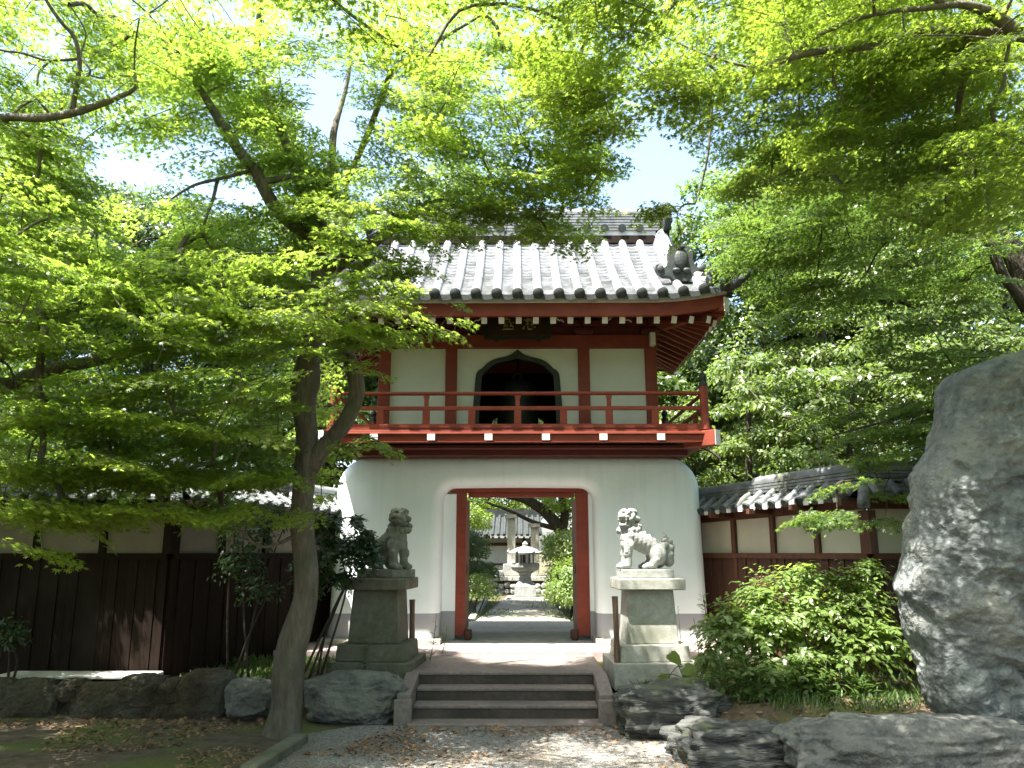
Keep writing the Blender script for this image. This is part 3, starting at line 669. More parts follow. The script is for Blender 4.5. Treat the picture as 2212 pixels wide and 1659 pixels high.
for sx in (-1, 1):
    oni(G, (GX + sx * 2.86, RY, zr + .22), math.pi / 2 * sx, 1.3)
    for s in (-1, 1):                                 # descending ridges and corner ridges
        x = GX + sx * 2.76
        P = [(x, RY + s * (RY - EF - d), rz(d) + .0) for d in np.linspace(.62, RY - EF - .1, 12)]
        k = MB()
        for lev, w in ((.07, .125), (.12, .11), (.17, .10)):
            for a, b in zip(P[:-1], P[1:]):
                a, b = Vector(a), Vector(b); d = (b - a); n = d.cross(Vector((1, 0, 0))).normalized(); n = n if n.z > 0 else -n
                k.obox((a + b) / 2 + n * lev, d * .5, (w, 0, 0), n * .019)
        half_round(k, [Vector(p) + Vector((0, 0, .20)) for p in P], .085)
        k.build("descending_ridge", M['tile'], G)
        oni(G, (x, RY + s * (RY - EF - .50), rz(.50) + .17), 0 if s < 0 else math.pi, 1.2)
        Q = [(GX + sx * (EX - d), RY + s * (RY - EF - d), rz(d) + lift(GX + sx * (EX - d), RY + s * (RY - EF - d)) + .05) for d in np.linspace(.28, EX - GIN + .1, 8)]
        k = MB(); half_round(k, Q, .10)
        half_round(k, [Vector(p) + Vector((0, 0, .10)) for p in Q[2:]], .07)
        k.build("corner_ridge", M['tile'], G)
        q0 = Vector(Q[0])
        o = MB().ell(q0 + Vector((0, 0, .03)), (.12, .12, .12)).ell(q0 + Vector((sx * .02, s * .02, .17)), (.10, .09, .09)).ell(q0 + Vector((-.06, 0, .24)), (.035, .035, .06)).ell(q0 + Vector((.06, 0, .24)), (.035, .035, .06)).ell(q0 + Vector((0, s * .09, .14)), (.06, .05, .05)).ell(q0 + Vector((0, 0, .30)), (.025, .025, .07))
        o.build("corner_figure", M['tile_cap'], G, smooth='all')
        d = Vector((sx, s, 0)).normalized(); c0 = Vector((GX + sx * (EX - .05), RY + s * (RY - EF - .05), roof_z(GX + sx * EX, RY + s * (RY - EF)) - .02))
        pt = [c0 + d * t + Vector((0, 0, .55 * t * t + .10 * t)) for t in np.linspace(-.15, .48, 8)]
        MB().tube(pt, [.085, .085, .083, .08, .078, .074, .07, .062], 12).build("corner_tip", M['tile_cap'], G, smooth=True)
# eave boards, rafters, soffit
for s, E in ((1, EF), (-1, EB)):
    y = E + s * .12; x = EX - .10
    fb = MB()
    xx = np.linspace(-x, x, 25)
    for a, b in zip(xx[:-1], xx[1:]):
        za, zb = lift(GX + a, E), lift(GX + b, E); y0, y1 = min(y, y + s * .09), max(y, y + s * .09)
        fb.add([(GX + a, y0, 5.755 + za), (GX + b, y0, 5.755 + zb), (GX + b, y1, 5.755 + zb), (GX + a, y1, 5.755 + za), (GX + a, y0, 5.965 + za), (GX + b, y0, 5.965 + zb), (GX + b, y1, 5.965 + zb), (GX + a, y1, 5.965 + za)],
               [(0, 3, 2, 1), (4, 5, 6, 7), (0, 1, 5, 4), (2, 3, 7, 6)])
    fb.build("fascia_board", M['red'], G)
    lb = MB()
    for a, b in zip(xx[:-1], xx[1:]):
        za, zb = lift(GX + a, E), lift(GX + b, E); y0, y1 = min(y - s * .05, y + s * .12), max(y - s * .05, y + s * .12)
        lb.add([(GX + a, y0, 5.968 + za), (GX + b, y0, 5.968 + zb), (GX + b, y1, 5.968 + zb), (GX + a, y1, 5.968 + za), (GX + a, y0, 6.03 + za), (GX + b, y0, 6.03 + zb), (GX + b, y1, 6.03 + zb), (GX + a, y1, 6.03 + za)],
               [(0, 3, 2, 1), (4, 5, 6, 7), (0, 1, 5, 4), (2, 3, 7, 6)])
    lb.build("tile_batten", M['lime'], G)
for sx in (-1, 1):
    x = GX + sx * (EX - .12)
    MB().box(min(x, x - sx * .08), max(x, x - sx * .08), EF + .22, EB - .22, 5.77, 5.965).build("fascia_board", M['red'], G)
    MB().box(min(x + sx * .05, x - sx * .12), max(x + sx * .05, x - sx * .12), EF + .2, EB - .2, 5.968, 6.03).build("tile_batten", M['lime'], G)
    for s, E in ((1, EF), (-1, EB)):
        d = Vector((sx, -s, 0)).normalized(); c = Vector((GX + sx * (EX - .55), E + s * .55, 5.85))
        hr = MB().obox(c, d * .62, Vector((-d.y, d.x, 0)) * .06, (0, 0, .10)); 
        hr.v = [(a, b, z + (.09 if (Vector((a, b, 0)) - Vector((c.x, c.y, 0))).dot(d) > 0 else .0)) for a, b, z in hr.v]
        hr = hr.build("hip_rafter", M['red'], G)
        e = MB().obox(c + d * .626 + Vector((0, 0, .08)), d * .006, Vector((-d.y, d.x, 0)) * .07, (0, 0, .12)).build("rafter_end", M['offwhite'], hr)
    sof = MB()
# sloping soffit boards
SZ = 5.79
for s, E in ((1, EF), (-1, EB)):
    yw = UY if s > 0 else UB + .2
    MB().add([(GX - EX + .14, E + s * .21, SZ), (GX + EX - .14, E + s * .21, SZ), (GX + 2.2, yw, SZ + .47), (GX - 2.2, yw, SZ + .47)] + [(GX - EX + .14, E + s * .21, SZ + .02), (GX + EX - .14, E + s * .21, SZ + .02), (GX + 2.2, yw, SZ + .49), (GX - 2.2, yw, SZ + .49)],
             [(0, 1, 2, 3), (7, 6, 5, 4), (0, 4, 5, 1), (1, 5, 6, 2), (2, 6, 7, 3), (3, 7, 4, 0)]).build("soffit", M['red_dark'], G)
for sx in (-1, 1):
    xa, xb = GX + sx * (EX - .2), GX + sx * 2.30
    MB().add([(xa, EF + .2, SZ), (xa, EB - .2, SZ), (xb, UB + .2, SZ + .47), (xb, UY, SZ + .47), (xa, EF + .2, SZ + .02), (xa, EB - .2, SZ + .02), (xb, UB + .2, SZ + .49), (xb, UY, SZ + .49)],
             [(0, 1, 2, 3), (7, 6, 5, 4), (0, 4, 5, 1), (1, 5, 6, 2), (2, 6, 7, 3), (3, 7, 4, 0)]).build("soffit", M['red'], G)
def rafter(p, q, w, h, m, endw=True):
    p, q = Vector(p), Vector(q); d = (q - p); u = d.normalized(); sd = Vector((-u.y, u.x, 0)).normalized(); n = u.cross(sd); n = n if n.z > 0 else -n
    o = MB().obox((p + q) / 2, d * .5, sd * w, n * h).build("rafter", m, G)
    if endw: MB().obox(p - u * .006, u * .0055, sd * (w + .004), n * (h + .004)).build("rafter_end", M['offwhite'], o)
for i in range(23):
    x = GX + (i - 11) * .282 + .02
    x2 = x * (1 if abs(x) < 2.2 else 2.2 / abs(x))
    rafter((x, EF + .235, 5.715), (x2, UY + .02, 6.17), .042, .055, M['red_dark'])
for sx in (-1, 1):
    for j in range(13):
        y = RY + (j - 6) * .305; 
        rafter((GX + sx * (EX - .23), y, 5.715), (GX + sx * 2.33, min(max(y, UY + .1), UB + .1), 6.17), .042, .055, M['red'])
# ---------------------------------------------------------------- name plaque and bell
pq = thing("name_plaque", "dark wooden name plaque with two gilt brush characters under the eave", "plaque")
T = Matrix.Translation((-.02, 13.16, 5.80)) @ Matrix.Rotation(R(-14), 4, 'X')
def xf(mb): mb.v = [tuple(T @ Vector(v)) for v in mb.v]; return mb
xf(MB().box(-.50, .50, -.02, .03, -.20, .24)).build("board", M['plaque'], pq, bevel=.006)
fr = [(-.56, -.23), (-.42, -.25), (-.36, -.30), (-.30, -.25), (-.1, -.235), (.1, -.235), (.30, -.25), (.36, -.30), (.42, -.25), (.56, -.23), (.60, -.1), (.57, .0), (.60, .18), (.55, .29), (-.55, .29), (-.60, .18), (-.57, 0), (-.60, -.1)]
xf(MB().prism([(x, z) for x, z in fr], .031, .06)).build("frame", M['black'], pq)
def strokes(name, ss, cx, cz, k):
    mb = MB()
    for pts, w in ss:
        P = smooth_path([(cx + x * k, -.032, cz - z * k) for x, z in pts], 5); n = len(P)
        mb.tube(P, [w * k * (.55 + .45 * math.sin(math.pi * min(.95, (i + .6) / n))) for i in range(n)], 6)
    mb.v = [(x, -.030 + (y + .032) * .35, z) for x, y, z in mb.v]
    return xf(mb).build(name, M['gold'], pq, smooth='all')
strokes("character", [([(-.1, -.95), (-.45, -.72), (-.75, -.3), (-.45, -.32)], .13), ([(-.35, -.62), (.15, -.75), (.1, -.38), (-.25, -.3)], .11), ([(-.35, -.2), (-.5, .25), (-.62, .5)], .13), ([(-.15, .05), (-.18, .55)], .12),
                       ([(.1, -.25), (.35, -.1), (.3, .25), (.2, .5)], .12), ([(.3, .3), (.6, .35), (.62, .6)], .1), ([(.55, -.25), (.8, -.15)], .1), ([(-.8, .85), (-.2, .8), (.75, .82)], .14)], -.155, .02, .125)
strokes("character", [([(-.35, -1.0), (-.05, -.72), (-.4, -.5), (.05, -.55)], .12), ([(-.75, -.6), (-.1, -.72), (.6, -.8)], .11), ([(.45, -1.0), (.3, -.6), (.1, -.45)], .11), ([(-.5, -.35), (-.1, -.45), (-.35, .1), (.05, -.05)], .12), ([(.15, -.4), (.5, -.45), (.25, .05), (.65, 0)], .12),
                       ([(-.65, .25), (-.85, .9)], .13), ([(-.2, .3), (-.12, .75), (.3, .85), (.4, .6)], .12), ([(.2, .2), (.4, .4)], .11), ([(.6, .35), (.9, .6)], .13)], .20, .02, .125)

bl = thing("temple_bell", "dark bronze bell hanging inside the cusped upper window", "bell")
MB().lathe([(.41, 0), (.43, .03), (.41, .10), (.385, .16), (.375, .5), (.36, .75), (.33, .92), (.25, 1.02), (.12, 1.06), (.02, 1.07)], (-.02, 14.55, 4.08), 32).build("bell_body", M['bronze'], bl, smooth=True)
MB().tube([Vector((-.02 + .10 * math.cos(a), 14.55, 5.12 + .16 * math.sin(a))) for a in np.linspace(0, math.pi, 9)], .028, 8).build("suspension_loop", M['bronze'], bl, smooth=True)
MB().tube([(-.02, 14.55, 5.25), (-.02, 14.55, 6.2)], .02, 8).build("hanger", M['bronze'], bl)

# ---------------------------------------------------------------- flanking garden walls
def garden_wall(sx, label, woodm, panelm, postm):
    W = thing("garden_wall", label, "wall")
    A = Vector((sx * 3.22, 14.35, 0)); C = Vector((sx * 4.86, 11.28, 0)); D = Vector((sx * 15.0, 11.28, 0))
    zb, zp, zt = .36, 1.96, 2.50
    for (P, Q, npost, rise) in ((A, C, 4, .09), (C, D, 11, 0.0)):
        d = (Q - P); L = d.length; d.normalize(); n = Vector((-d.y, d.x, 0)); n = n if n.y < 0 else -n   # n faces the viewer
        zz = lambda t: (.0 if rise else .09) + rise * t / L
        def seg(t0, t1, f0, f1, z0, z1, name, m, parent=W, slope=True, bevel=0):
            c = P + d * (t0 + t1) / 2 + n * (f0 + f1) / 2; dz = (zz(t1) - zz(t0)) / 2 if slope else 0; up = zz((t0 + t1) / 2) if slope else 0
            return MB().obox(c + Vector((0, 0, (z0 + z1) / 2 + up)), d * (t1 - t0) / 2 + Vector((0, 0, dz)), n * abs(f1 - f0) / 2, (0, 0, (z1 - z0) / 2)).build(name, m, parent, bevel=bevel)
        # boards
        k = int(L / .135); bd = MB()
        for i in range(k):
            a, b = L * i / k + .004, L * (i + 1) / k - .004; o = .012 * (i % 2) + random.uniform(0, .004)
            c = P + d * (a + b) / 2 + n * (.03 + o)
            bd.obox(c + Vector((0, 0, (zb + zp) / 2)), d * (b - a) / 2, n * .012, (0, 0, (zp - zb) / 2 - .005))
        bd.build("board_cladding", woodm, W)
        seg(0, L, -.04, .012, zb, zp, "board_backing", woodm, slope=False)
        seg(0, L, -.05, .085, zp - .06, zp + .025, "mid_beam", postm, slope=False)
        seg(0, L, -.05, .09, zb - .09, zb, "sill_beam", woodm, slope=False)
        seg(0, L, -.06, .06, zt, zt + .12, "wall_plate", postm)
        for i in range(npost + 1):
            t = L * i / npost; wide = (i == npost and rise) or (not rise and i == 0)
            if not rise and i == 0: continue
            w = .085 if wide else .045
            c = P + d * t
            MB().obox(c + n * .02 + Vector((0, 0, (zp + .03 + zt + .05) / 2)), d * w, n * (.075 if wide else .055), (0, 0, (zt + .08 - zp - .03) / 2)).build("post", postm, W)
            if not wide: MB().obox(c + n * .02 + Vector((0, 0, (zb + zp) / 2)), d * .04, n * .035, (0, 0, (zp - zb) / 2)).build("post", postm, W)
            # rafter arms carrying the eave
            MB().obox(c + n * .25 + Vector((0, 0, zt + .075 + zz(t))), d * .035, n * .30, (0, 0, .04)).build("bracket_arm", postm, W)
        for i in range(npost):
            seg(L * i / npost + (.046), L * (i + 1) / npost - .046, -.02, .02, zp - .12, zt - .002, "plaster_panel", panelm, slope=True)
        # tiled roof
        ez = zt + .155; ow = .44
        rt = MB(); cp = MB(); nt = int(L / .26)
        for side in (1, -1):
            for i in range(nt + 1):
                t = L * i / nt; b0 = P + d * t + n * side * ow + Vector((0, 0, ez + zz(t))); b1 = P + d * t + n * side * .10 + Vector((0, 0, ez + .23 + zz(t)))
                half_round(rt, [b0 + (b1 - b0) * u for u in np.linspace(0, 1, 4)], .058, 7)
                a = (b0 - b1).normalized(); cp.tube([b0 - a * .02, b0 + a * .022], [.066, .066], 12)
                if i < nt:
                    for u0, u1 in ((0, .36), (.33, .69), (.66, 1.0)):
                        vs = []
                        for u, hh in ((u0, .028), (u1, 0)):
                            for q in range(4):
                                tt = t + L / nt * q / 3; sg = -.022 * math.sin(math.pi * q / 3)
                                p = P + d * tt + n * side * (ow + (.10 - ow) * u) + Vector((0, 0, ez - .01 + .23 * u + zz(tt) + hh + sg)); vs.append(p)
                        lo = [v - Vector((0, 0, .045)) for v in vs[:4]]
                        rt.add(vs + lo, [(0, 1, 5, 4), (1, 2, 6, 5), (2, 3, 7, 6), (0, 8, 9, 1), (1, 9, 10, 2), (2, 10, 11, 3)])
        rf = rt.build("tile_roof", M['tile_dark'], W, smooth=True)
        cp.build("tile_ends", M['tile_cap'], rf, smooth=True)
        if sx > 0 and rise:                            # pale mortar faces seen between the tile ends
            mm = MB()
            for i in range(1, nt):
                t = L * (i + .5) / nt; p = P + d * t + n * (ow + .004) + Vector((0, 0, ez - .035 + zz(t))); mm.obox(p, d * .045, n * .008, (0, 0, .03))
            mm.build("mortar_fill", M['lime'], rf)
        for a, b, f0, f1 in ((.0, L, -ow + .05, ow - .05),):
            seg(a, b, f0, f1, zt + .121, zt + .148, "eave_board", postm)
        rd = MB(); h0 = ez + .225
        steps = ((0, L * .42, 0), (L * .40, L, .10)) if rise else ((0, L, .10),)
        for a, b, e in steps:
            for q in range(3 if e == 0 else 4):
                w = .135 - .012 * q; z = h0 + q * .05
                c = P + d * (a + b) / 2; dz = (zz(b) - zz(a)) / 2 
                rd.obox(c + Vector((0, 0, z + .02 + zz((a + b) / 2))), d * (b - a) / 2 + Vector((0, 0, dz)), n * w, (0, 0, .018))
                rd.obox(c + Vector((0, 0, z + .02 + zz((a + b) / 2))), d * ((b - a) / 2 - .01) + Vector((0, 0, dz)), n * (w - .03), (0, 0, .026))
            zt_ = h0 + (3 if e == 0 else 4) * .05
            half_round(rd, [P + d * t + Vector((0, 0, zt_ + zz(t))) for t in np.linspace(a, b, 12)], .085, 8)
        rd.build("roof_ridge", M['tile_dark'], W, smooth=True)
    # corner hip: ridge end ball and hip tile running out to the corner
    e = Vector((-sx * .45, -.89, 0)).normalized(); c = C + Vector((0, 0, 2.86))
    MB().ell(C + Vector((0, 0, 3.20)), (.12, .12, .13)).lathe([(.15, 3.0), (.12, 3.06), (.07, 3.1), (.05, 3.12)], C, 14).build("ridge_ball", M['tile_cap'], W, smooth='all')
    hp = MB(); half_round(hp, [C + e * t + Vector((0, 0, 2.98 - .62 * t)) for t in np.linspace(.62, .05, 6)], .08, 8)
    hp.ell(C + e * .60 + Vector((0, 0, 2.66)), (.075, .06, .075))
    hp.build("hip_tiles", M['tile_dark'], W, smooth=True)
    return W
garden_wall(-1, "dark weathered board wall with shade-darkened plaster panels, left of the gate", M['wood_dark'], M['panel_shaded'], M['wood_dark'])
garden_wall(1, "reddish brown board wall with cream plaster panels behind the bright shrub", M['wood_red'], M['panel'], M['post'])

# rubble retaining wall at the left
rw = thing("retaining_wall", "mossy rubble stone retaining wall under the dark board wall", "wall")
MB().box(-9.5, -1.95, 10.42, 10.9, -.2, .33).build("backing", M['mortar'], rw)
spec = [(0, 1500, 60, 50, 0), (70, 1505, 75, 55, 0), (160, 1475, 30, 26, 1), (235, 1510, 85, 60, 0), (60, 1555, 45, 25, 1), (150, 1550, 60, 28, 0), (312, 1480, 60, 42, 0), (305, 1535, 48, 34, 1), (375, 1480, 30, 32, 1), (385, 1535, 70, 45, 0), (445, 1490, 70, 60, 0), (460, 1550, 45, 25, 1),
        (-80, 1500, 70, 60, 0), (-180, 1510, 80, 60, 1), (-290, 1500, 70, 60, 0), (530, 1490, 45, 42, 1)]
for i, (x, y, a, b, d) in enumerate(spec):
    Y = 10.38; p = at(x, y + 16, Y); k = Y / 1719
    rock("stone", p, (a * k * .90, .20, b * k * .88), M['rock'] if d == 1 and i % 3 == 0 else M['brown_rock'], rw, seed=i + 20, sub=5, rough=.17, freq=1.5)
lg = MB(); P = [(-6.4, .5), (-5.6, .505), (-4.9, .51), (-4.45, .50)]
lg.box(-6.75, -4.75, 10.72, 11.16, .40, .445).build("plaster_ledge", M['lime'], rw, bevel=.012)

# ---------------------------------------------------------------- pedestals and guardian lions
def pedestal(x, label, mm, rz_=0):
    W = thing("statue_pedestal", label, "pedestal", group="stone pedestals either side of the steps")
    Y = 11.42
    MB().box(x - .56, x + .56, Y - .54, Y + .56, .25, .585).build("footing", mm, W, bevel=.015)
    MB().frus(x, Y, .586, .80, .47, .46, .455, .445).build("base_block", mm, W, bevel=.015)
    MB().frus(x, Y, .801, 1.50, .345, .335, .305, .30).build("shaft", mm, W, bevel=.012)
    MB().box(x - .445, x + .445, Y - .44, Y + .44, 1.501, 1.65).build("cap_slab", mm, W, bevel=.015)
    for c in W.children:
        if rz_: c.data.transform(Matrix.Translation((x, Y, 0)) @ Matrix.Rotation(rz_, 4, 'Z') @ Matrix.Translation((-x, -Y, 0)))
    return W
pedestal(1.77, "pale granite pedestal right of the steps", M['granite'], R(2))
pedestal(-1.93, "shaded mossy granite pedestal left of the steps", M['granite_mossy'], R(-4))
def lion(name, label, mm, c, yaw, mirror, open_mouth, head_yaw):
    """seated guardian lion, built facing -x with its head turned to -y; local metres"""
    b = MB(); E = b.ell
    def cap(p, q, r0, r1, k=7):
        p, q = Vector(p), Vector(q)
        for i in range(k): t = i / (k - 1); E(p + (q - p) * t, r0 + (r1 - r0) * t, None, 12, 8)
    # trunk
    E((.14, 0, .44), (.125, .145, .17)); E((.12, -.01, .35), (.10, .12, .12)); cap((.17, 0, .46), (.52, 0, .27), .15, .13); E((.56, 0, .20), (.14, .165, .19))
    for i, (x, z) in enumerate(((.30, .545), (.37, .50), (.44, .455), (.51, .40), (.57, .34))): E((x, 0, z), (.035, .03, .035))
    for s in (-1, 1):                                  # legs
        cap((.13, s * .085, .36), (.105, s * .095, .16), .078, .058); cap((.105, s * .095, .16), (.10, s * .095, .07), .058, .065)
        E((.075, s * .098, .05), (.085, .07, .055))
        for k in (-1, 0, 1): E((.005, s * .098 + k * .038, .035), (.034, .024, .034))
        E((.09, s * .13, .21), (.055, .03, .06)); E((.15, s * .12, .33), (.055, .05, .075))
        E((.53, s * .13, .19), (.125, .085, .135)); cap((.50, s * .15, .13), (.44, s * .145, .06), .075, .06); E((.42, s * .145, .048), (.10, .065, .052))
        for k in (-1, 0, 1): E((.335, s * .145 + k * .036, .034), (.034, .023, .033))
        for k in range(5): E((.16 - .02 * k, s * (.10 + .008 * k), .40 - .04 * k), (.036, .035, .036))     # shoulder curls
    # tail of upright flames
    for (x, y, z, r) in ((.68, 0, .17, .09), (.71, 0, .25, .085), (.72, .01, .33, .065), (.69, 0, .40, .05), (.67, 0, .455, .032), (.66, 0, .495, .016), (.74, .05, .30, .05), (.74, -.05, .30, .05), (.735, -.06, .38, .032), (.735, .06, .38, .032), (.66, -.07, .33, .045), (.66, .07, .33, .045), (.645, -.07, .40, .025), (.645, .07, .40, .025), (.71, 0, .12, .08), (.73, .05, .2, .05), (.73, -.05, .2, .05)):
        E((x, y, z), (r, r, r * 1.15))
    body_n = len(b.v)
    # head, made facing -x then turned
    E((.0, 0, .70), (.115, .12, .115)); E((-.085, 0, .725), (.085, .095, .05)); E((-.15, 0, .735), (.04, .05, .032))                        # skull, upper jaw, nose
    jz = .60 if open_mouth else .655
    E((-.075, 0, jz), (.085, .085, .032)); E((-.02, 0, .64), (.08, .10, .06)); E((-.145, 0, jz + .012), (.025, .06, .022))
    for s in (-1, 1):
        E((-.085, s * .055, .785), (.04, .04, .028)); E((-.112, s * .052, .765), (.022, .026, .022)); E((-.15, s * .028, .742), (.018, .018, .015)); E((-.01, s * .115, .74), (.03, .025, .045))
        E((-.06, s * .085, .69), (.05, .03, .04))
        if open_mouth: E((-.135, s * .055, .69), (.013, .013, .028)); E((-.135, s * .05, jz + .04), (.011, .011, .022))
    E((-.03, 0, .81), (.09, .085, .03)); 
    for i in range(30):                                # mane curls
        a = R(-150 + 300 * (i % 10) / 9); rr = (.10, .135, .15)[i // 10]; z0 = (.80, .70, .60)[i // 10]
        E((.045 + .095 * math.cos(a) * (1 if abs(a) < 1.6 else .45) + .02 * (i // 10), rr * math.sin(a), z0 - .02 * math.cos(a)), (.040, .036, .040))
    for i in range(11):
        a = R(-125 + 250 * i / 10); E((.03 - .15 * math.cos(a) * .75, .15 * math.sin(a), .535 + .012 * (i % 2)), (.040, .036, .046))
    hv = b.v[body_n:]; Rm = Matrix.Rotation(head_yaw, 3, 'Z'); p0 = Vector((.13, 0, 0))
    b.v = b.v[:body_n] + [tuple(Rm @ Vector(v) + p0) for v in hv]
    sc = .98
    Mt = Matrix.Translation(Vector(c)) @ Matrix.Rotation(yaw, 4, 'Z') @ Matrix.Diagonal((-sc if mirror else sc, sc, sc, 1)) @ Matrix.Translation((-.36, 0, 0))
    b.v = [tuple(Mt @ Vector(v)) for v in b.v]
    W = thing(name, label, "statue", group="stone guardian lions on pedestals")
    o = b.build("lion_body", mm, W, smooth='all')
    rm = o.modifiers.new("union", 'REMESH'); rm.mode = 'VOXEL'; rm.voxel_size = .0075; rm.use_smooth_shade = True
    sm = o.modifiers.new("soften", 'SMOOTH'); sm.factor = .5; sm.iterations = 1
    P = MB().box(-.36, .36, -.22, .22, -.115, -.001); Mt2 = Matrix.Translation(Vector(c)) @ Matrix.Rotation(yaw, 4, 'Z')
    P.v = [tuple(Mt2 @ Vector(v)) for v in P.v]; P.build("plinth", mm, W, bevel=.01)
    return W
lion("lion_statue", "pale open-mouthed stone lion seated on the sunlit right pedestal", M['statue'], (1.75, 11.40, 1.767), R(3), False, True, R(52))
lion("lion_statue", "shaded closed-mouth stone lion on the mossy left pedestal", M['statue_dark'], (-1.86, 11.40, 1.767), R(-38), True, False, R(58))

def stake(x, y, top, label):
    z0 = ground_h(x, y) - .1; n = 9
    P = [(x + .012 * math.sin(3 * t) , y, z0 + (top - z0) * t) for t in np.linspace(0, 1, n)]
    o = MB().tube(P, [.040 + .004 * math.sin(5 * t) for t in range(n)], 10).build("wooden_stake", M['stake'], smooth=True)
    tag(o, label, "stake", "wooden stakes by the pedestals")
p = at(888, 1383, 11.9); stake(p.x, 11.9, at(888, 1295, 11.9).z, "thin weathered wooden stake beside the mossy left pedestal")
p = at(1331, 1415, 10.95); stake(p.x, 10.95, at(1331, 1288, 10.95).z, "thin weathered wooden stake beside the pale right pedestal")

# ---------------------------------------------------------------- rocks
def boulder(label, x, y, Y, a, b, dep, m, seed, **kw):
    p = at(x, y, Y); k = Y / 1719
    o = rock("boulder", p, (a * k, dep, b * k), m, None, seed=seed, **kw)
    return tag(o, label, "rock")
boulder("dark layered boulder just right of the steps", 1448, 1535, 9.55, 108, 58, .42, M['rock_strata'], 3, sub=6, strata=.03, rough=.26)
boulder("low layered boulder at the front edge, below the dark one", 1590, 1625, 8.55, 135, 62, .45, M['rock_strata'], 5, sub=6, strata=.03, rough=.26)
boulder("broad flat grey boulder in the front right corner", 1985, 1635, 8.1, 265, 82, .55, M['rock'], 8, sub=6, strata=.015, rough=.22)
boulder("small brown stone between the two front boulders", 1735, 1628, 8.4, 42, 22, .18, M['brown_rock'], 11, sub=4)
boulder("square-faced dark boulder between the trunk and the steps", 768, 1510, 10.35, 100, 52, .34, M['rock'], 14, sub=6, rough=.16)
boulder("small dark rock under the shrub left of the trunk", 545, 1510, 10.25, 48, 36, .25, M['rock'], 17, sub=5)
def stele_shape(p):
    z = p.z; y = p.y; x = p.x                          # taller on the right, leaning shoulder on the left
    return Vector((x, y, z))
def stele():
    prof = [(1.02, 1.62), (1.0, 1.56), (.90, 1.50), (.80, 1.44), (.70, 1.38), (.60, 1.36), (.50, 1.42), (.42, 1.46), (.30, 1.44), (.15, 1.34), (0, 1.24)]
    zc = 2.15; bm = bmesh.new(); Y0 = 8.75; U, V_ = 230, 300
    # left outline measured at depth Y0: (x, y) in the photo from foot to top, right side is outside the frame
    Lf = [at(2040, 1650, Y0), at(2035, 1585, Y0), at(2003, 1480, Y0), at(1985, 1400, Y0), at(1965, 1330, Y0), at(1948, 1275, Y0), at(1962, 1200, Y0), at(1972, 1110, Y0), at(1985, 1030, Y0), at(2012, 985, Y0), at(2040, 930, Y0), at(2042, 850, Y0), at(2060, 812, Y0), at(2120, 785, Y0), at(2200, 757, Y0), at(2260, 752, Y0)]
    zs = [p.z for p in Lf]; xs = [p.x for p in Lf]; z0, z1 = zs[0], zs[-1]
    rows = []
    for j in range(V_ + 1):
        z = z0 + (z1 - z0) * j / V_; xl = float(np.interp(z, zs, xs)); f = (z - z0) / (z1 - z0)
        xr = 6.95 - .35 * f ** 2 - .6 * max(0, f - .8) * 5 * max(0, f - .8); cxx, hw = (xl + xr) / 2, (xr - xl) / 2
        hd = .62 * (1 - .25 * f) * (1 if f < .93 else max(.05, math.sqrt(max(0, 1 - ((f - .93) / .07) ** 2))) * .85 + .15)
        row = []
        for i in range(U):
            w = 2 * math.pi * i / U; cw, sw = math.cos(w), math.sin(w)
            x = cxx + hw * math.copysign(abs(cw) ** .75, cw); y = Y0 + hd * math.copysign(abs(sw) ** .62, sw)
            q = Vector((x, y, z)); n = Vector((cw * .6, sw, .05))
            dsp = .13 * noise.noise(q * 1.1 + Vector((3, 1, 4))) + .10 * noise.noise(Vector((q.x * 2.6, q.y * 2.6, q.z * 2.2))) + .055 * noise.noise(q * 5.5) + .03 * noise.noise(q * 12) + .016 * noise.noise(q * 26)
            v1 = noise.voronoi(Vector((q.x * 1.5, q.y * 1.5, q.z * 1.2)) + n * 0 + Vector((noise.noise(q * 2.1), noise.noise(q * 2.1 + Vector((9, 0, 0))), noise.noise(q * 2.1 + Vector((0, 9, 0))))) * .5)[0]
            v2 = noise.voronoi(q * 4.2 + Vector((noise.noise(q * 4), noise.noise(q * 4 + Vector((5, 0, 0))), 0)) * .6)[0]
            v3 = noise.voronoi(q * 9.0 + Vector((noise.noise(q * 7), noise.noise(q * 7 + Vector((5, 0, 0))), 0)) * .7)[0]
            dsp += .26 * v1[0] - .17 + .11 * v2[0] + .045 * v3[0]
            dsp -= .07 * max(0, 1 - abs(noise.noise(Vector((q.x * 1.5 + q.z * .8, q.y, q.z * 1.1))) * 9)) 
            edge_ = abs(cw) ** 4
            row.append(bm.verts.new(q + n * dsp * (1 - .55 * edge_)))
        rows.append(row)
    for j in range(V_):
        for i in range(U): bm.faces.new((rows[j][i], rows[j][(i + 1) % U], rows[j + 1][(i + 1) % U], rows[j + 1][i]))
    bm.faces.new(rows[-1]); bm.faces.new(rows[0][::-1])
    me = bpy.data.meshes.new("standing_stone"); bm.to_mesh(me); bm.free(); me.polygons.foreach_set('use_smooth', [True] * len(me.polygons))
    tag(link("standing_stone", me, M['stele']), "huge rough grey standing stone at the right edge", "stone")
stele()
# kerb beside the trunk
kp = MB(); a, b = on(535, 1672, .03), on(650, 1598, .03)
d = (b - a).normalized(); n = Vector((-d.y, d.x, 0))
tag(kp.obox((a + b) / 2, (b - a) / 2, n * .085, (0, 0, .07)).build("kerb_stone", M['granite_mossy'], bevel=.02), "narrow grey kerb slab running out from the foot of the maple trunk", "kerb")

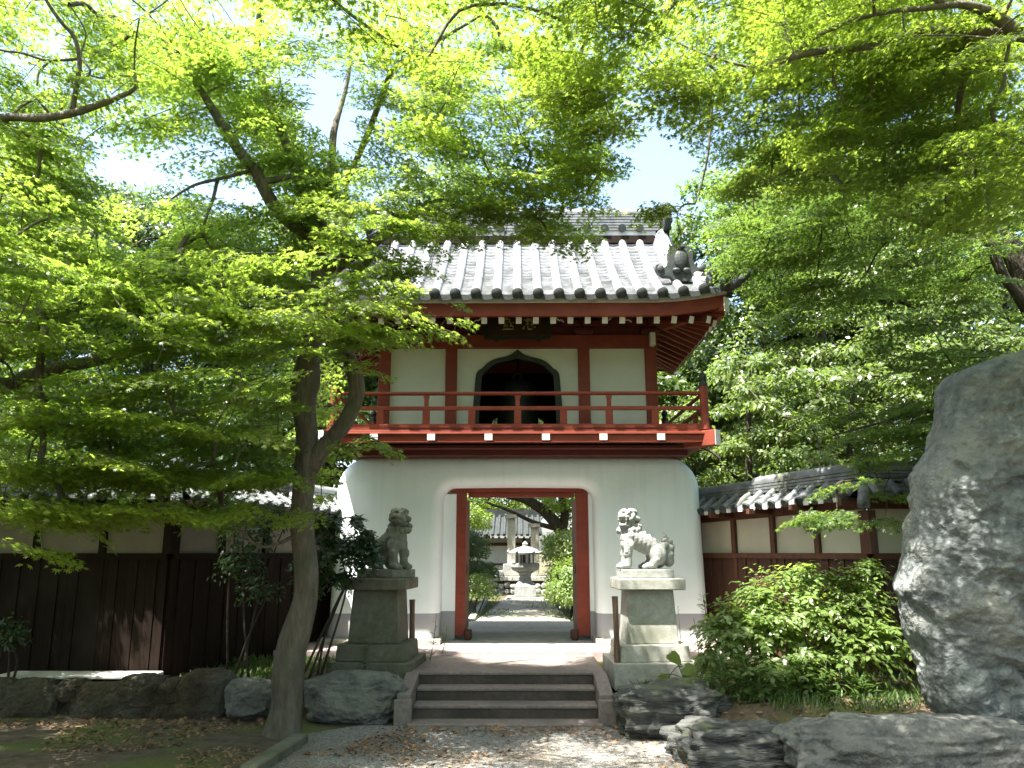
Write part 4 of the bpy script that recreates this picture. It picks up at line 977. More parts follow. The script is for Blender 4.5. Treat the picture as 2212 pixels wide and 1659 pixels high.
# ---------------------------------------------------------------- the garden seen through the gateway
ln = thing("stone_lantern", "squat stone lantern with wide curved roof at the end of the path", "lantern")
lx, ly, lz = .20, 27.2, .46
MB().box(lx - .62, lx + .62, ly - .55, ly + .55, lz, lz + .10).frus(lx, ly, lz + .10, lz + .46, .36, .36, .34, .34).build("base", M['statue'], ln, bevel=.02)
MB().lathe([(.34, .46), (.22, .60), (.19, .75), (.22, .85), (.30, .88)], (lx, ly, lz), 16).build("post", M['statue'], ln, smooth=True)
MB().lathe([(.24, .88), (.42, .95), (.48, 1.05), (.48, 1.16), (.44, 1.18)], (lx, ly, lz), 6).build("platform", M['statue'], ln)
lb = MB()
for a in range(6): lb.box(lx + .27 * math.cos(a * math.pi / 3) - .02, lx + .27 * math.cos(a * math.pi / 3) + .02, ly + .27 * math.sin(a * math.pi / 3) - .02, ly + .27 * math.sin(a * math.pi / 3) + .02, lz + 1.18, lz + 1.46)
lb.build("light_chamber", M['bronze'], ln)
MB().lathe([(.55, 1.46), (.56, 1.52), (.44, 1.60), (.26, 1.68), (.10, 1.72), (.08, 1.76), (.10, 1.80), (.06, 1.86), (.01, 1.90)], (lx, ly, lz), 20).build("roof", M['statue'], ln, smooth=True)
for i in range(6):
    a = i * math.pi / 3
    MB().ell((lx + .56 * math.cos(a), ly + .56 * math.sin(a), lz + 1.55), (.05, .05, .06)).build("roof_scroll", M['statue'], ln, smooth='all')

mp = thing("monument_platform", "rubble faced stone platform with granite coping behind the lantern", "platform")
MB().box(-.95, 1.45, 31.2, 33.0, .3, .92).build("core", M['mortar'], mp)
for i in range(22):
    x = -.93 + (i % 11) * .235; z = .52 + .22 * (i // 11)
    rock("facing_stone", (x, 31.2, z + .03 * math.sin(i * 3)), (.125, .09, .115), M['statue'], mp, seed=i + 60, sub=3, rough=.25)
MB().box(-1.02, 1.52, 31.1, 33.1, .921, 1.09).build("coping", M['granite'], mp, bevel=.02)
MB().box(-.62, .2, 31.5, 32.6, 1.091, 1.55).box(-.84, -.62, 31.4, 32.6, 1.091, 1.30).build("plinth_block", M['statue'], mp, bevel=.03)
for x, zt, l in ((-.30, 3.30, "tall pale stone pillar with a moulded cap, left of the lantern"), (.62, 2.95, "pale stone pillar half hidden by the branch, right of the lantern")):
    pl = thing("stone_pillar", l, "pillar", group="stone pillars behind the lantern")
    MB().box(x - .16, x + .16, 31.7, 32.0, 1.09 if x > 0 else 1.551, zt).build("shaft", M['granite'], pl, bevel=.015)
    MB().box(x - .24, x + .2, 31.63, 32.07, zt + .001, zt + .14).ell((x - .22, 31.66, zt + .12), (.07, .07, .06)).build("cap", M['granite'], pl)
hs = thing("garden_hall", "low white walled hall with dark tiled roof far behind the gateway", "building")
MB().box(-2.6, .72, 37, 41, .3, 2.62).build("wall", M['offwhite'], hs)
MB().box(-2.62, .74, 36.93, 36.999, 2.28, 2.42).box(-2.62, .74, 36.93, 36.999, 1.42, 1.50).build("beam", M['post'], hs)
for x in (.15, .6): MB().box(x, x + .14, 36.92, 36.999, .3, 2.62).build("post", M['post'], hs)
hr_ = MB()
for i in range(16):
    x = -3.0 + i * .26
    half_round(hr_, [(x, 36.1 + t * 2.6, 2.72 + t * 1.0) for t in np.linspace(0, 1, 5)], .07, 7)
hr_.add([(-3.1, 36.1, 2.72), (1.05, 36.1, 2.72), (1.05, 38.9, 3.75), (-3.1, 38.9, 3.75)], [(0, 1, 2, 3)]).box(-3.1, 1.05, 38.6, 39.2, 3.6, 4.0)
hr_.build("roof", M['tile_cap'], hs, smooth=True)  # near-black tile: the shade on this roof put into its colour
for i in range(14): MB().box(-2.9 + i * .28, -2.82 + i * .28, 36.15, 36.95, 2.60, 2.68).build("rafter", M['wood_red'], hs)
sg = thing("notice_board", "pale notice board on a thin post beside the right hedge", "sign")
MB().box(1.18, 1.46, 27.3, 27.33, 1.15, 1.72).build("board", M['signwhite'], sg); MB().tube([(1.24, 27.34, .4), (1.24, 27.34, 1.16)], .018, 8).build("post", M['wood_dark'], sg)
tag(MB().box(-1.16, -1.0, 18.1, 26.5, .40, .555).build("path_kerb", M['granite'], bevel=.015), "straight pale kerb along the left side of the garden path", "kerb")
# ---------------------------------------------------------------- trees
HOLES = [(285, 345, 95, 62), (375, 370, 70, 35), (1400, 395, 48, 48), (1310, 435, 45, 12), (1438, 338, 32, 34), (560, 430, 40, 22), (470, 320, 26, 20), (1560, 60, 30, 18), (2190, 195, 40, 24), (150, 770, 20, 12), (720, 120, 25, 18), (1380, 230, 45, 25)]
GATE = [(890, 655), (930, 640), (930, 590), (935, 545), (1000, 525), (1420, 490), (1500, 500), (1560, 590), (1650, 600), (1600, 690), (1520, 780), (1540, 1000), (1522, 1380), (720, 1400), (726, 1010), (935, 985), (735, 965), (700, 900), (800, 830), (885, 720), (905, 700), (1030, 700), (1040, 655)]
def inside(x, y, poly):
    c = False; j = len(poly) - 1
    for i in range(len(poly)):
        if (poly[i][1] > y) != (poly[j][1] > y) and x < (poly[j][0] - poly[i][0]) * (y - poly[i][1]) / (poly[j][1] - poly[i][1]) + poly[i][0]: c = not c
        j = i
    return c
def clear(x, y, m=0.0):
    for cx_, cy_, rx, ry in HOLES:
        if ((x - cx_) / (rx + m)) ** 2 + ((y - cy_) / (ry + m * .45)) ** 2 < 1: return False
    return True
SUNNY = [(4.05, 8.45, 1.6, .4), (3.7, 10.1, 1.5, 1.35), (1.8, 11.4, 1.3, .75), (.1, 12.2, .6, 1.0), (-.9, 12.9, .6, .5), (1.2, 13.0, .6, .6), (.6, 11.7, .7, .35), (-.6, 8.3, .4, .25)]   # spots the photo shows in full sun: gaps in the canopy
def shades(c):
    for x, y, z, r in SUNNY:
        t = (c[2] - z) / SUN.z
        if t > 0 and math.hypot(c[0] - SUN.x * t - x, c[1] - SUN.y * t - y) < r: return True
    return False
def canopy(n, x0, x1, y0, y1, z0, z1, r, over=False):  # extra sprays, mostly out of view, added for the shade they cast
    C = []; k = 0
    while len(C) < n and k < n * 15:
        k += 1; c = Vector((random.uniform(x0, x1), random.uniform(y0, y1), random.uniform(z0, z1)))
        if shades(c): continue
        if over:
            if c.y < 1.5 or pix(c)[1] < -r * 1719 / c.y: C.append((c, r))
            continue
        x, y = pix(c); m = r * 1719 / c.y
        if not clear(x, y, m * .6) or inside(x, y + m * .3, GATE): continue
        C.append((c, r))
    return C
def zones(zs, gate=True, sun=True):
    C = []
    for (cx_, cy_, rx, ry, Y0, Y1, n, r) in zs:
        k = 0; tries = 0
        while k < n and tries < n * 12:
            tries += 1
            a = random.uniform(0, 2 * math.pi); q = math.sqrt(random.random()); x, y = cx_ + rx * q * math.cos(a), cy_ + ry * q * math.sin(a)
            Y = random.uniform(Y0, Y1); m = r * 1719 / Y
            if not clear(x, y, m * .45): continue
            if gate and (inside(x, y, GATE) or inside(x + m * .7, y + m * .1, GATE) or inside(x - m * .7, y + m * .1, GATE) or inside(x, y + m * .28, GATE)): continue
            c = at(x, y, Y)
            if sun and shades(c): continue
            C.append((c, r)); k += 1
    return C
def limbs_mesh(mb, limbs, n=12, sub=5):
    """limbs: lists of (x, y, Y, width) in photo units; returns skeleton points"""
    skel = []
    for L in limbs:
        pts = []
        for (x, y, Y, w) in L:
            p = at(x, y, Y); pts.append((p.x, p.y, p.z, w * Y / 1719 / 2))
        S = smooth_path(pts, sub)
        mb.tube([s[:3] for s in S], [max(.004, s[3] * (1 + .10 * noise.noise(Vector(s[:3]) * 2.3))) for s in S], n)
        skel += [(Vector(s[:3]), s[3]) for s in S]
    return skel
def grow(mb, skel, centres, tip=.0035, expo=.46, maxr=.05):
    """twigs: join every spray to the nearest wood, thicker where many sprays hang"""
    nodes = [p for p, _ in skel]; K = len(nodes); cent = [c for c, _ in centres]
    P = np.array([tuple(p) for p in nodes + cent]); n = len(cent)
    if n == 0: return
    best = np.full(n, 1e9); par = np.zeros(n, int); wts = 1.0
    Cn = P[K:]
    for i in range(K):
        d = np.linalg.norm(Cn - P[i], axis=1); m_ = d < best; best[m_] = d[m_]; par[m_] = i
    done = np.zeros(n, bool); order = []; cost = best.copy(); plen = np.zeros(n)
    for _ in range(n):
        i = int(np.argmin(np.where(done, 1e9, cost))); done[i] = True; order.append(i); plen[i] = (plen[par[i] - K] if par[i] >= K else 0) + best[i]
        d = np.linalg.norm(Cn - Cn[i], axis=1); c2 = d + .18 * plen[i]
        m_ = (~done) & (c2 < cost); cost[m_] = c2[m_]; best[m_] = d[m_]; par[m_] = K + i
    cnt = np.ones(n)
    for i in order[::-1]:
        if par[i] >= K: cnt[par[i] - K] += cnt[i]
    for i in order:
        a, b = Vector(P[par[i]]), Vector(P[K + i]); L = (b - a).length
        r1 = min(maxr, tip * cnt[i] ** expo * 1.2); r0 = min(maxr, r1 * 1.25)
        j1 = Vector((random.uniform(-1, 1), random.uniform(-1, 1), random.uniform(.0, 1.2))) * L * .12
        S = smooth_path([a, a + (b - a) * .5 + j1, b], 3)
        mb.tube(S, list(np.linspace(r0, r1, len(S))), 5, cap=False)
def sprays(name, centres, tmpl, per, size, m, parent, droop=.55, tilt=.40, origin=None, mb=None):
    """boughs: a drooping main twig with side twigs left and right, leaves in pairs along each, all in one flat layer"""
    A, B, C_, D = [], [], [], []
    gap = .036 * 250 / per
    for c, r in centres:
        out = np.array(c) - np.array(origin if origin is not None else (c.x, c.y + 1, c.z)); az = math.atan2(out[1], out[0]) + random.gauss(0, .75)
        r = r * random.uniform(.8, 1.25); ax = np.array([math.cos(az), math.sin(az)]); sd = np.array([-ax[1], ax[0]]); sl = random.gauss(-.08, .13); roll = random.gauss(0, .16); dr = droop * random.uniform(.5, 1.5)
        if mb is not None:
            ts = np.linspace(0, 1, 4); mb.tube([(c.x + ax[0] * r * (2 * t - 1.1), c.y + ax[1] * r * (2 * t - 1.1), c.z + sl * r * (2 * t - 1.1) - dr * r * t * t * .5) for t in ts], [.0055, .004, .003, .0015], 4, cap=False)
        nt = max(5, int(11 * r / .42)); segs = [(0.05, 1.0, 0.0, 2 * r * .95, 0)]
        for i in range(nt):
            t0 = .08 + .88 * i / nt; s_ = 1 if i % 2 else -1
            segs.append((t0, None, s_ * random.uniform(.75, 1.1), r * random.uniform(.6, 1.0) * (1 - .55 * t0) + .05, s_))
        for t0, _, ang, L, s_ in segs:
            n = max(2, int(L / gap)); s = (np.arange(n) + .5) / n * L
            b0 = r * (2 * t0 - 1.1); d = ax * math.cos(ang) + sd * math.sin(ang)
            u = b0 + s * math.cos(ang); v = s * math.sin(ang)
            for side in (-1, 1):
                uu = u - side * math.sin(ang) * size * .75; vv = v + side * math.cos(ang) * size * .75
                uu = uu + rng.normal(0, .010, n); vv = vv + rng.normal(0, .010, n)
                t = (uu / r + 1.1) / 2
                z = sl * uu + roll * vv - dr * r * np.clip(t, 0, 1.3) ** 2 * .5 - .35 * np.abs(vv) ** 2 / r + rng.normal(0, .016, n)
                A.append(np.c_[c.x + ax[0] * uu + sd[0] * vv, c.y + ax[1] * uu + sd[1] * vv, c.z + z])
                ha = math.atan2(d[1], d[0]) + side * .75 + rng.normal(0, .45, n)
                gx = sl - dr * .5; nx_ = -gx * ax[0] - roll * sd[0]; ny_ = -gx * ax[1] - roll * sd[1]
                B.append(np.c_[rng.normal(nx_, tilt, n), rng.normal(ny_, tilt, n), np.ones(n)])
                C_.append(np.c_[np.cos(ha), np.sin(ha), -.2 - .7 * rng.random(n)]); D.append(size * rng.uniform(.6, 1.25, n))
    if not A: return None
    return leaves(name, tmpl, np.vstack(A), np.vstack(B), np.vstack(C_), np.concatenate(D), m, parent)
def clumps(name, centres, tmpl, per, size, m, parent, squash=.6, up=.5):
    A, B, C_, D = [], [], [], []
    for c, r in centres:
        k = max(5, int(per * random.uniform(.6, 1.3))); d = unit(rng.normal(0, 1, (k, 3))); d[:, 2] = np.abs(d[:, 2]) * 1.1 - .25
        rad = r * rng.random(k) ** .45; p = d * rad[:, None] * np.array([1, 1, squash]) + np.array(c)
        A.append(p); B.append(d * .8 + np.array([0, -.15, up]) + rng.normal(0, .45, (k, 3))); h = d + rng.normal(0, .5, (k, 3)); h[:, 2] -= .25; C_.append(h); D.append(size * rng.uniform(.6, 1.3, k))
    return leaves(name, tmpl, np.vstack(A), np.vstack(B), np.vstack(C_), np.concatenate(D), m, parent)

def near_tree(name, label, limbs, zs, per, size, leaf, bark, tmpl=T_MAPLE, extra=(), origin=None, group="maples in front of the gate", cut=None, cat="tree", tip=.0035, gate=True, dens=1.3, **kw):
    W = thing(name, label, cat, group=group); mb = MB(); sk = limbs_mesh(mb, limbs); C = zones([z[:6] + (int(z[6] * dens), z[7]) for z in zs], gate) + list(extra)
    C = [(Vector((c.x, c.y, round(c.z / .40) * .40 + random.gauss(0, .045))), r) for c, r in C]
    grow(mb, sk, C, tip=tip)
    sprays("crown", C, tmpl, per, size, leaf, W, origin=origin, mb=mb, **kw)
    mb.build("trunk", bark, W, smooth='all')
    return W
Yt = 9.45
M1 = [[(612, 1625, Yt, 94), (610, 1585, Yt, 78), (620, 1520, Yt, 64), (622, 1460, Yt, 63), (630, 1400, Yt, 61), (648, 1340, Yt, 57), (660, 1290, Yt, 54), (662, 1230, Yt, 50), (655, 1170, Yt, 49), (652, 1110, Yt, 47), (656, 1050, Yt, 49), (664, 990, Yt, 52), (662, 930, Yt, 49), (656, 870, Yt, 54), (660, 825, Yt, 63), (666, 780, Yt, 50), (676, 720, Yt, 44), (688, 650, Yt, 42), (692, 590, Yt, 40), (690, 520, Yt, 44), (685, 480, Yt, 38)],
      [(668, 1010, Yt, 44), (700, 965, Yt - .05, 38), (740, 920, Yt - .1, 35), (768, 862, Yt - .1, 33), (768, 815, Yt - .1, 35), (752, 765, Yt - .05, 30), (744, 710, Yt, 26), (752, 650, Yt, 23), (775, 590, Yt + .1, 19), (800, 560, Yt + .2, 14)],
      [(690, 520, Yt, 37), (640, 490, Yt - .1, 31), (600, 455, Yt - .2, 31), (572, 410, Yt - .3, 30), (552, 370, Yt - .4, 28), (520, 330, Yt - .5, 26), (480, 270, Yt - .7, 23), (440, 205, Yt - .9, 17), (400, 150, Yt - 1.1, 10)],
      [(560, 395, Yt - .35, 19), (610, 385, Yt - .3, 14), (650, 375, Yt - .2, 11), (690, 362, Yt, 7)],
      [(688, 500, Yt, 30), (660, 440, Yt + .1, 26), (640, 380, Yt + .1, 24), (622, 320, Yt + .1, 23), (595, 250, Yt, 21), (570, 190, Yt, 19), (557, 130, Yt, 17), (558, 60, Yt - .1, 16), (568, -20, Yt - .2, 13), (580, -120, Yt - .4, 8)],
      [(690, 500, Yt, 30), (702, 430, Yt + .2, 24), (716, 350, Yt + .3, 19), (722, 280, Yt + .4, 16), (745, 200, Yt + .5, 11), (760, 120, Yt + .5, 8)],
      [(700, 600, Yt, 26), (745, 560, Yt + .1, 33), (800, 525, Yt + .15, 31), (840, 500, Yt + .2, 26), (890, 465, Yt + .2, 19), (950, 435, Yt + .1, 15), (1010, 450, Yt, 11), (1070, 452, Yt - .1, 10), (1130, 425, Yt - .2, 7), (1210, 405, Yt - .3, 4)],
      [(745, 400, Yt + .3, 14), (790, 300, Yt + .1, 15), (828, 200, Yt - .1, 14), (848, 155, Yt - .2, 13), (900, 115, Yt - .4, 10), (960, 80, Yt - .6, 9), (1045, 30, Yt - .9, 5)],
      [(842, 165, Yt - .2, 8), (818, 100, Yt - .2, 6), (790, 20, Yt - .3, 4)], [(868, 140, Yt - .3, 7), (870, 60, Yt - .3, 5), (850, -30, Yt - .4, 3)],
      [(545, 368, Yt - .4, 10), (480, 385, Yt - .6, 8), (420, 400, Yt - .8, 7), (370, 430, Yt - .9, 4)], [(470, 388, Yt - .6, 8), (460, 430, Yt - .6, 8), (440, 490, Yt - .7, 5), (445, 520, Yt - .7, 3)],
      [(655, 1150, Yt, 10), (560, 1180, Yt - .3, 6), (480, 1090, Yt - .8, 5)]]
Z1 = [(700, 60, 420, 130, 8.3, 10.8, 48, .42), (450, 210, 220, 140, 8.2, 10.6, 40, .40), (620, 330, 160, 120, 9.0, 10.9, 26, .38), (860, 290, 240, 180, 8.6, 10.9, 36, .42), (1120, 240, 240, 160, 7.6, 10.4, 36, .42), (1190, 380, 180, 50, 7.8, 9.8, 22, .32), (1290, 300, 110, 90, 8.2, 10.0, 16, .28), (980, 430, 230, 60, 8.2, 10.4, 16, .34),
      (560, 520, 220, 110, 8.4, 10.6, 42, .42), (770, 500, 110, 80, 7.6, 10.2, 14, .34), (420, 620, 260, 90, 7.0, 9.8, 42, .42), (620, 690, 220, 60, 7.4, 9.4, 26, .36), (830, 640, 160, 34, 7.8, 9.2, 14, .26), (775, 740, 60, 60, 8.4, 9.2, 18, .22), (1090, 480, 190, 26, 8.4, 9.6, 22, .2), (860, 575, 60, 50, 8.4, 9.6, 10, .22), (960, 690, 60, 20, 8.0, 8.8, 4, .16), (840, 700, 50, 40, 8.2, 9.0, 5, .2),
      (330, 830, 270, 100, 7.0, 9.8, 42, .42), (560, 870, 130, 90, 9.6, 11.0, 14, .34), (430, 980, 200, 70, 7.4, 9.8, 34, .38), (540, 1065, 130, 40, 8.2, 9.8, 18, .30), (360, 1060, 180, 40, 7.6, 9.4, 18, .30), (590, 900, 60, 90, 8.6, 10, 12, .28), (820, 992, 95, 12, 8.6, 9.1, 6, .17), (750, 1015, 40, 16, 8.8, 9.3, 3, .15), (740, 960, 60, 30, 9.8, 10.4, 4, .2), (680, 880, 50, 110, 10.8, 12.4, 14, .3), (700, 1040, 26, 30, 11.6, 12.6, 5, .22),
      (600, -160, 700, 130, 6.0, 10.0, 16, .5)]
near_tree("maple_tree", "maple with a winding grey trunk growing left of the stone steps", M1, Z1, 250, .046, LEAF['maple'], M['bark'], origin=at(680, 500, Yt), extra=zones([(1090, 470, 250, 36, 8.4, 9.8, 42, .22), (880, 560, 70, 60, 8.6, 9.6, 16, .2), (845, 700, 60, 50, 8.6, 9.2, 8, .2)], False) + canopy(26, -4, 2.5, 3.0, 6.0, 6.8, 8.4, .5))  # canopy term: overhead sprays added out of view to shade the ground
M2 = [[(-700, 1750, 8.2, 90), (-640, 1300, 8.2, 80), (-560, 1000, 8.2, 70), (-420, 700, 8.0, 60), (-300, 420, 7.6, 50), (-150, 285, 7.2, 26), (0, 255, 7, 20), (80, 255, 6.9, 19), (150, 246, 6.8, 18), (215, 226, 6.8, 16), (268, 205, 6.8, 12), (292, 190, 6.8, 9), (294, 172, 6.8, 7), (280, 163, 6.8, 5), (215, 168, 6.8, 4), (170, 150, 6.8, 3)],
      [(155, 245, 6.8, 13), (166, 180, 6.8, 12), (172, 130, 6.75, 11), (160, 80, 6.7, 10), (130, 45, 6.6, 9), (95, -10, 6.5, 8), (70, -90, 6.4, 5)], [(168, 128, 6.8, 7), (100, 130, 6.7, 6), (50, 115, 6.6, 6), (0, 108, 6.6, 5), (-80, 90, 6.5, 4)], [(168, 182, 6.8, 8), (195, 155, 6.7, 6), (175, 120, 6.7, 5), (185, 70, 6.7, 4), (150, 10, 6.6, 3)], [(110, 130, 6.7, 6), (85, 155, 6.7, 5), (80, 185, 6.7, 4)],
      [(-470, 800, 8.1, 44), (-250, 830, 8.4, 40), (0, 835, 8.7, 38), (60, 815, 8.8, 34), (130, 795, 8.9, 30), (210, 778, 9, 26), (270, 765, 9, 22), (340, 740, 9, 20), (400, 722, 9, 18), (440, 700, 9, 16), (500, 678, 9, 10), (560, 660, 9, 5)],
      [(-430, 760, 8.1, 50), (-200, 800, 7.9, 40), (-60, 785, 7.8, 34), (0, 765, 7.8, 32), (50, 725, 7.8, 28), (92, 692, 7.8, 25)]]
Z2 = [(120, 120, 200, 160, 6.6, 8.6, 34, .40), (90, 350, 150, 90, 6.9, 8.8, 20, .38), (330, 60, 130, 80, 6.4, 9, 14, .38), (60, 520, 170, 120, 6.4, 9.0, 24, .38), (200, 640, 220, 80, 6.4, 8.8, 24, .36), (80, 720, 150, 60, 6.4, 8.6, 12, .34), (120, 900, 180, 60, 6.8, 8.8, 18, .36), (150, 1030, 190, 60, 6.8, 8.8, 36, .36), (110, 1120, 100, 34, 7.0, 8.0, 18, .26), (300, 1085, 190, 24, 7.4, 8.6, 18, .26),
      (-300, 200, 300, 300, 5.5, 9, 24, .45), (-250, 700, 250, 250, 6.5, 9, 20, .45), (200, -200, 400, 150, 5, 9, 14, .5)]
w2 = near_tree("maple_tree", "maple leaning in from the left edge with a sawn-off limb", M2, Z2, 250, .046, LEAF['maple'], M['bark'], origin=at(-300, 420, 7.6), extra=canopy(80, -14, -5.6, 3.0, 11.8, 4.6, 7.5, .6) + canopy(80, -10.5, -6.5, 9.2, 10.9, 3.2, 5.5, .5) + canopy(60, -9, -5.4, 6.6, 9.2, 3.6, 5.5, .5) + canopy(260, -11, -.6, -3, 4.2, 4.8, 8, .6, True))  # canopy terms: mostly unseen sprays added to darken the left side
p = at(93, 690, 7.8); q = at(97, 686, 7.8); MB().tube([p, q], [.066, .062], 12).build("cut_end", M['cut'], w2)
M3 = [[(3000, 1700, 7.9, 90), (2900, 1100, 7.9, 80), (2780, 600, 7.8, 66), (2600, 250, 7.6, 50), (2400, 110, 7.4, 36), (2212, 80, 7.2, 28), (2150, 72, 7.2, 26), (2080, 70, 7.2, 23), (2000, 66, 7.2, 20), (1930, 85, 7.3, 18), (1880, 100, 7.3, 18), (1810, 108, 7.4, 17), (1760, 112, 7.4, 17), (1690, 130, 7.5, 16), (1640, 152, 7.6, 15), (1570, 178, 7.8, 11), (1500, 178, 7.9, 8), (1420, 188, 8.0, 6), (1330, 196, 8.1, 4)],
      [(1700, 128, 7.5, 12), (1760, 80, 7.3, 12), (1840, 45, 7.1, 12), (1920, 25, 6.9, 12), (2000, 18, 6.8, 14), (2080, 10, 6.8, 20), (2140, 30, 7.0, 30), (2200, 70, 7.1, 32)], [(2040, 12, 6.8, 20), (1990, -30, 6.7, 14), (1900, -90, 6.6, 8)],
      [(1545, 180, 7.8, 6), (1535, 260, 7.9, 6), (1530, 330, 7.9, 5), (1515, 400, 8.0, 4), (1502, 440, 8.0, 2)], [(1640, 150, 7.6, 8), (1560, 130, 7.6, 6), (1480, 100, 7.6, 4), (1400, 60, 7.5, 3)], [(2090, 70, 7.2, 16), (2085, 150, 7.6, 18), (2070, 230, 8, 14), (2060, 330, 8.4, 9)]]
Z3 = [(1480, 70, 420, 100, 7.2, 10.2, 52, .42), (1900, 60, 330, 110, 7.1, 9.8, 66, .42), (1360, 200, 230, 70, 6.8, 9.6, 30, .38), (1680, 190, 260, 90, 7.6, 10.2, 40, .40), (2030, 210, 200, 120, 7.2, 9.8, 52, .40), (2120, 380, 120, 120, 6.4, 9.0, 32, .38), (1640, 330, 150, 100, 7.6, 10.4, 26, .38), (1860, 360, 170, 110, 7.6, 10.6, 30, .40), (1505, 320, 50, 110, 7.8, 8.6, 13, .22), (1440, 470, 70, 40, 7.9, 8.6, 5, .18), (1510, 470, 50, 50, 8.0, 8.8, 6, .2),
      (1600, -160, 700, 130, 5.6, 9.6, 34, .5), (2450, 250, 250, 300, 6.5, 9, 18, .45)]
near_tree("maple_tree", "maple whose long grey limb reaches in from the top right corner", M3, Z3, 250, .046, LEAF['maple_mid'], M['bark'], origin=at(2400, 150, 7.4), extra=zones([(1490, 300, 60, 120, 7.8, 9.0, 16, .24), (1500, 480, 60, 70, 8.0, 9.0, 18, .18), (1570, 560, 40, 40, 8.4, 9.2, 6, .16)], False) + canopy(80, .5, 6, 3.0, 7.5, 6.2, 8.2, .5) + canopy(50, -2.2, 1.2, 4.8, 7.2, 6.2, 7.6, .45) + canopy(90, 5.5, 11, 3, 11, 4.5, 8, .58))  # canopy terms: extra sprays, mostly unseen, added to shade the gravel
M4 = [[(2330, 1650, 12.2, 90), (2310, 1200, 12.2, 76), (2290, 900, 12.2, 64), (2260, 720, 12.2, 60), (2235, 640, 12.2, 58), (2208, 580, 12.2, 54), (2180, 530, 12.2, 46), (2140, 495, 12.2, 36), (2090, 492, 12.1, 30), (2040, 488, 12.1, 26), (1985, 475, 12.0, 22), (1935, 462, 11.9, 16), (1890, 445, 11.8, 10), (1820, 430, 11.6, 6)],
      [(2240, 700, 12.2, 36), (2200, 640, 12.0, 24), (2165, 590, 11.9, 22), (2140, 530, 11.9, 20), (2125, 500, 11.9, 20), (2110, 400, 11.9, 24), (2085, 250, 11.9, 26), (2080, 120, 11.8, 24), (2085, 0, 11.7, 18)],
      [(2020, 485, 12.1, 12), (1970, 430, 11.9, 9), (1940, 380, 11.8, 6)], [(2250, 760, 12.2, 24), (2100, 860, 11.4, 12), (1950, 900, 10.8, 8), (1800, 940, 10.4, 4)], [(2280, 950, 12.2, 24), (2100, 1020, 11, 10), (1950, 1030, 10.4, 6), (1820, 1040, 10.2, 4)]]
Z4 = [(1720, 420, 220, 120, 10.8, 14.5, 46, .46), (1950, 430, 220, 130, 10.6, 14.0, 44, .46), (1640, 560, 110, 110, 11.2, 14.5, 26, .42), (1800, 580, 200, 80, 11.0, 14.0, 34, .44), (2060, 570, 110, 60, 10.6, 13.4, 22, .40), (1700, 690, 70, 50, 11.2, 13.6, 8, .36), (2140, 830, 110, 60, 10.4, 12.6, 14, .42), (2020, 760, 130, 50, 10.6, 12.6, 12, .40), (1880, 900, 180, 35, 10.2, 12.0, 18, .36), (2010, 890, 80, 50, 10.2, 12, 10, .36),
      (2450, 500, 250, 400, 11, 14, 30, .5)]
near_tree("maple_tree", "maple rising behind the standing stone with low layered boughs over the wall roof", M4, Z4, 240, .050, LEAF['maple_deep'], M['bark_dark'], tmpl=T_STAR5, origin=at(2240, 640, 12.2), extra=zones([(1890, 1025, 130, 20, 9.6, 10.6, 13, .26), (1830, 1118, 120, 20, 9.6, 10.4, 12, .24), (1770, 1140, 40, 12, 9.8, 10.2, 3, .18), (2010, 960, 80, 30, 9.8, 10.8, 8, .26)], False, False))

def far_tree(name, label, x, yfoot, Y, h, cr, leaf, seed, ncl=110, per=70, size=.12, crown=.45, trunk_w=.22, bark=None, tmpl=T_RHOMB, low=.22, group="trees beyond the walls", lean=0.0):
    random.seed(seed); p = at(x, 1250, Y); bx = p.x; z0 = ground_h(bx, Y) - .05
    W = thing(name, label, "tree", group=group); mb = MB()
    main = smooth_path([(bx, Y, z0), (bx + .15 * math.sin(seed) + lean * .3, Y, z0 + h * .3), (bx - .2 * math.cos(seed * 2) + lean * .7, Y + .1, z0 + h * .6), (bx + .1 + lean, Y, z0 + h * .9)], 6)
    mb.tube(main, [trunk_w * (1.25 if i == 0 else 1) * (1 - .8 * i / len(main)) for i in range(len(main))], 12)
    sk = [(Vector(s), .1) for s in main[4:]]; C = []
    for i in range(ncl * 4):
        if len(C) >= ncl: break
        d = Vector((random.gauss(0, 1), random.gauss(0, 1), random.gauss(0, 1))).normalized(); q = random.random() ** .4
        zc = z0 + h * (low + 1) / 2; hz = h * (1 - low) / 2
        c = Vector((bx + lean * .6 + d.x * cr * q, Y + d.y * cr * q, zc + d.z * hz * q))
        c += Vector((noise.noise(c * .5 + Vector((seed, 0, 0))), noise.noise(c * .5 + Vector((0, seed, 0))), 0)) * .8
        sx_, sy_ = pix(c)
        if not clear(sx_, sy_, 30): continue
        if Y < 24 and any(((sx_ - tx) / 48) ** 2 + ((sy_ - ty) / 62) ** 2 < 1 and c.y < tY for tx, ty, tY in ((1712, 700, 22), (1822, 690, 19.6), (262, 905, 18.3))): continue
        if c.z > 4 and math.hypot(c.x - SUN.x * (c.z - 1.3) / SUN.z - .3, c.y - SUN.y * (c.z - 1.3) / SUN.z - 29.0) < 3.3: continue
        if c.y < 13.0 and False: continue
        if abs(c.x) < 4.4 and c.y < 17.6 and c.z < 10: continue
        if inside(sx_, sy_, [(840, 520), (1540, 430), (1560, 590), (1500, 1000), (760, 1000)]) and c.y < 17: continue
        C.append((c, .62 * random.uniform(.7, 1.2) * cr / 3))
    grow(mb, sk, C[::2], tip=.012, expo=.45, maxr=.14)
    mb.build("trunk", bark or M['bark_dark'], W, smooth='all')
    clumps("crown", C, tmpl, per, size, leaf, W)
    return W
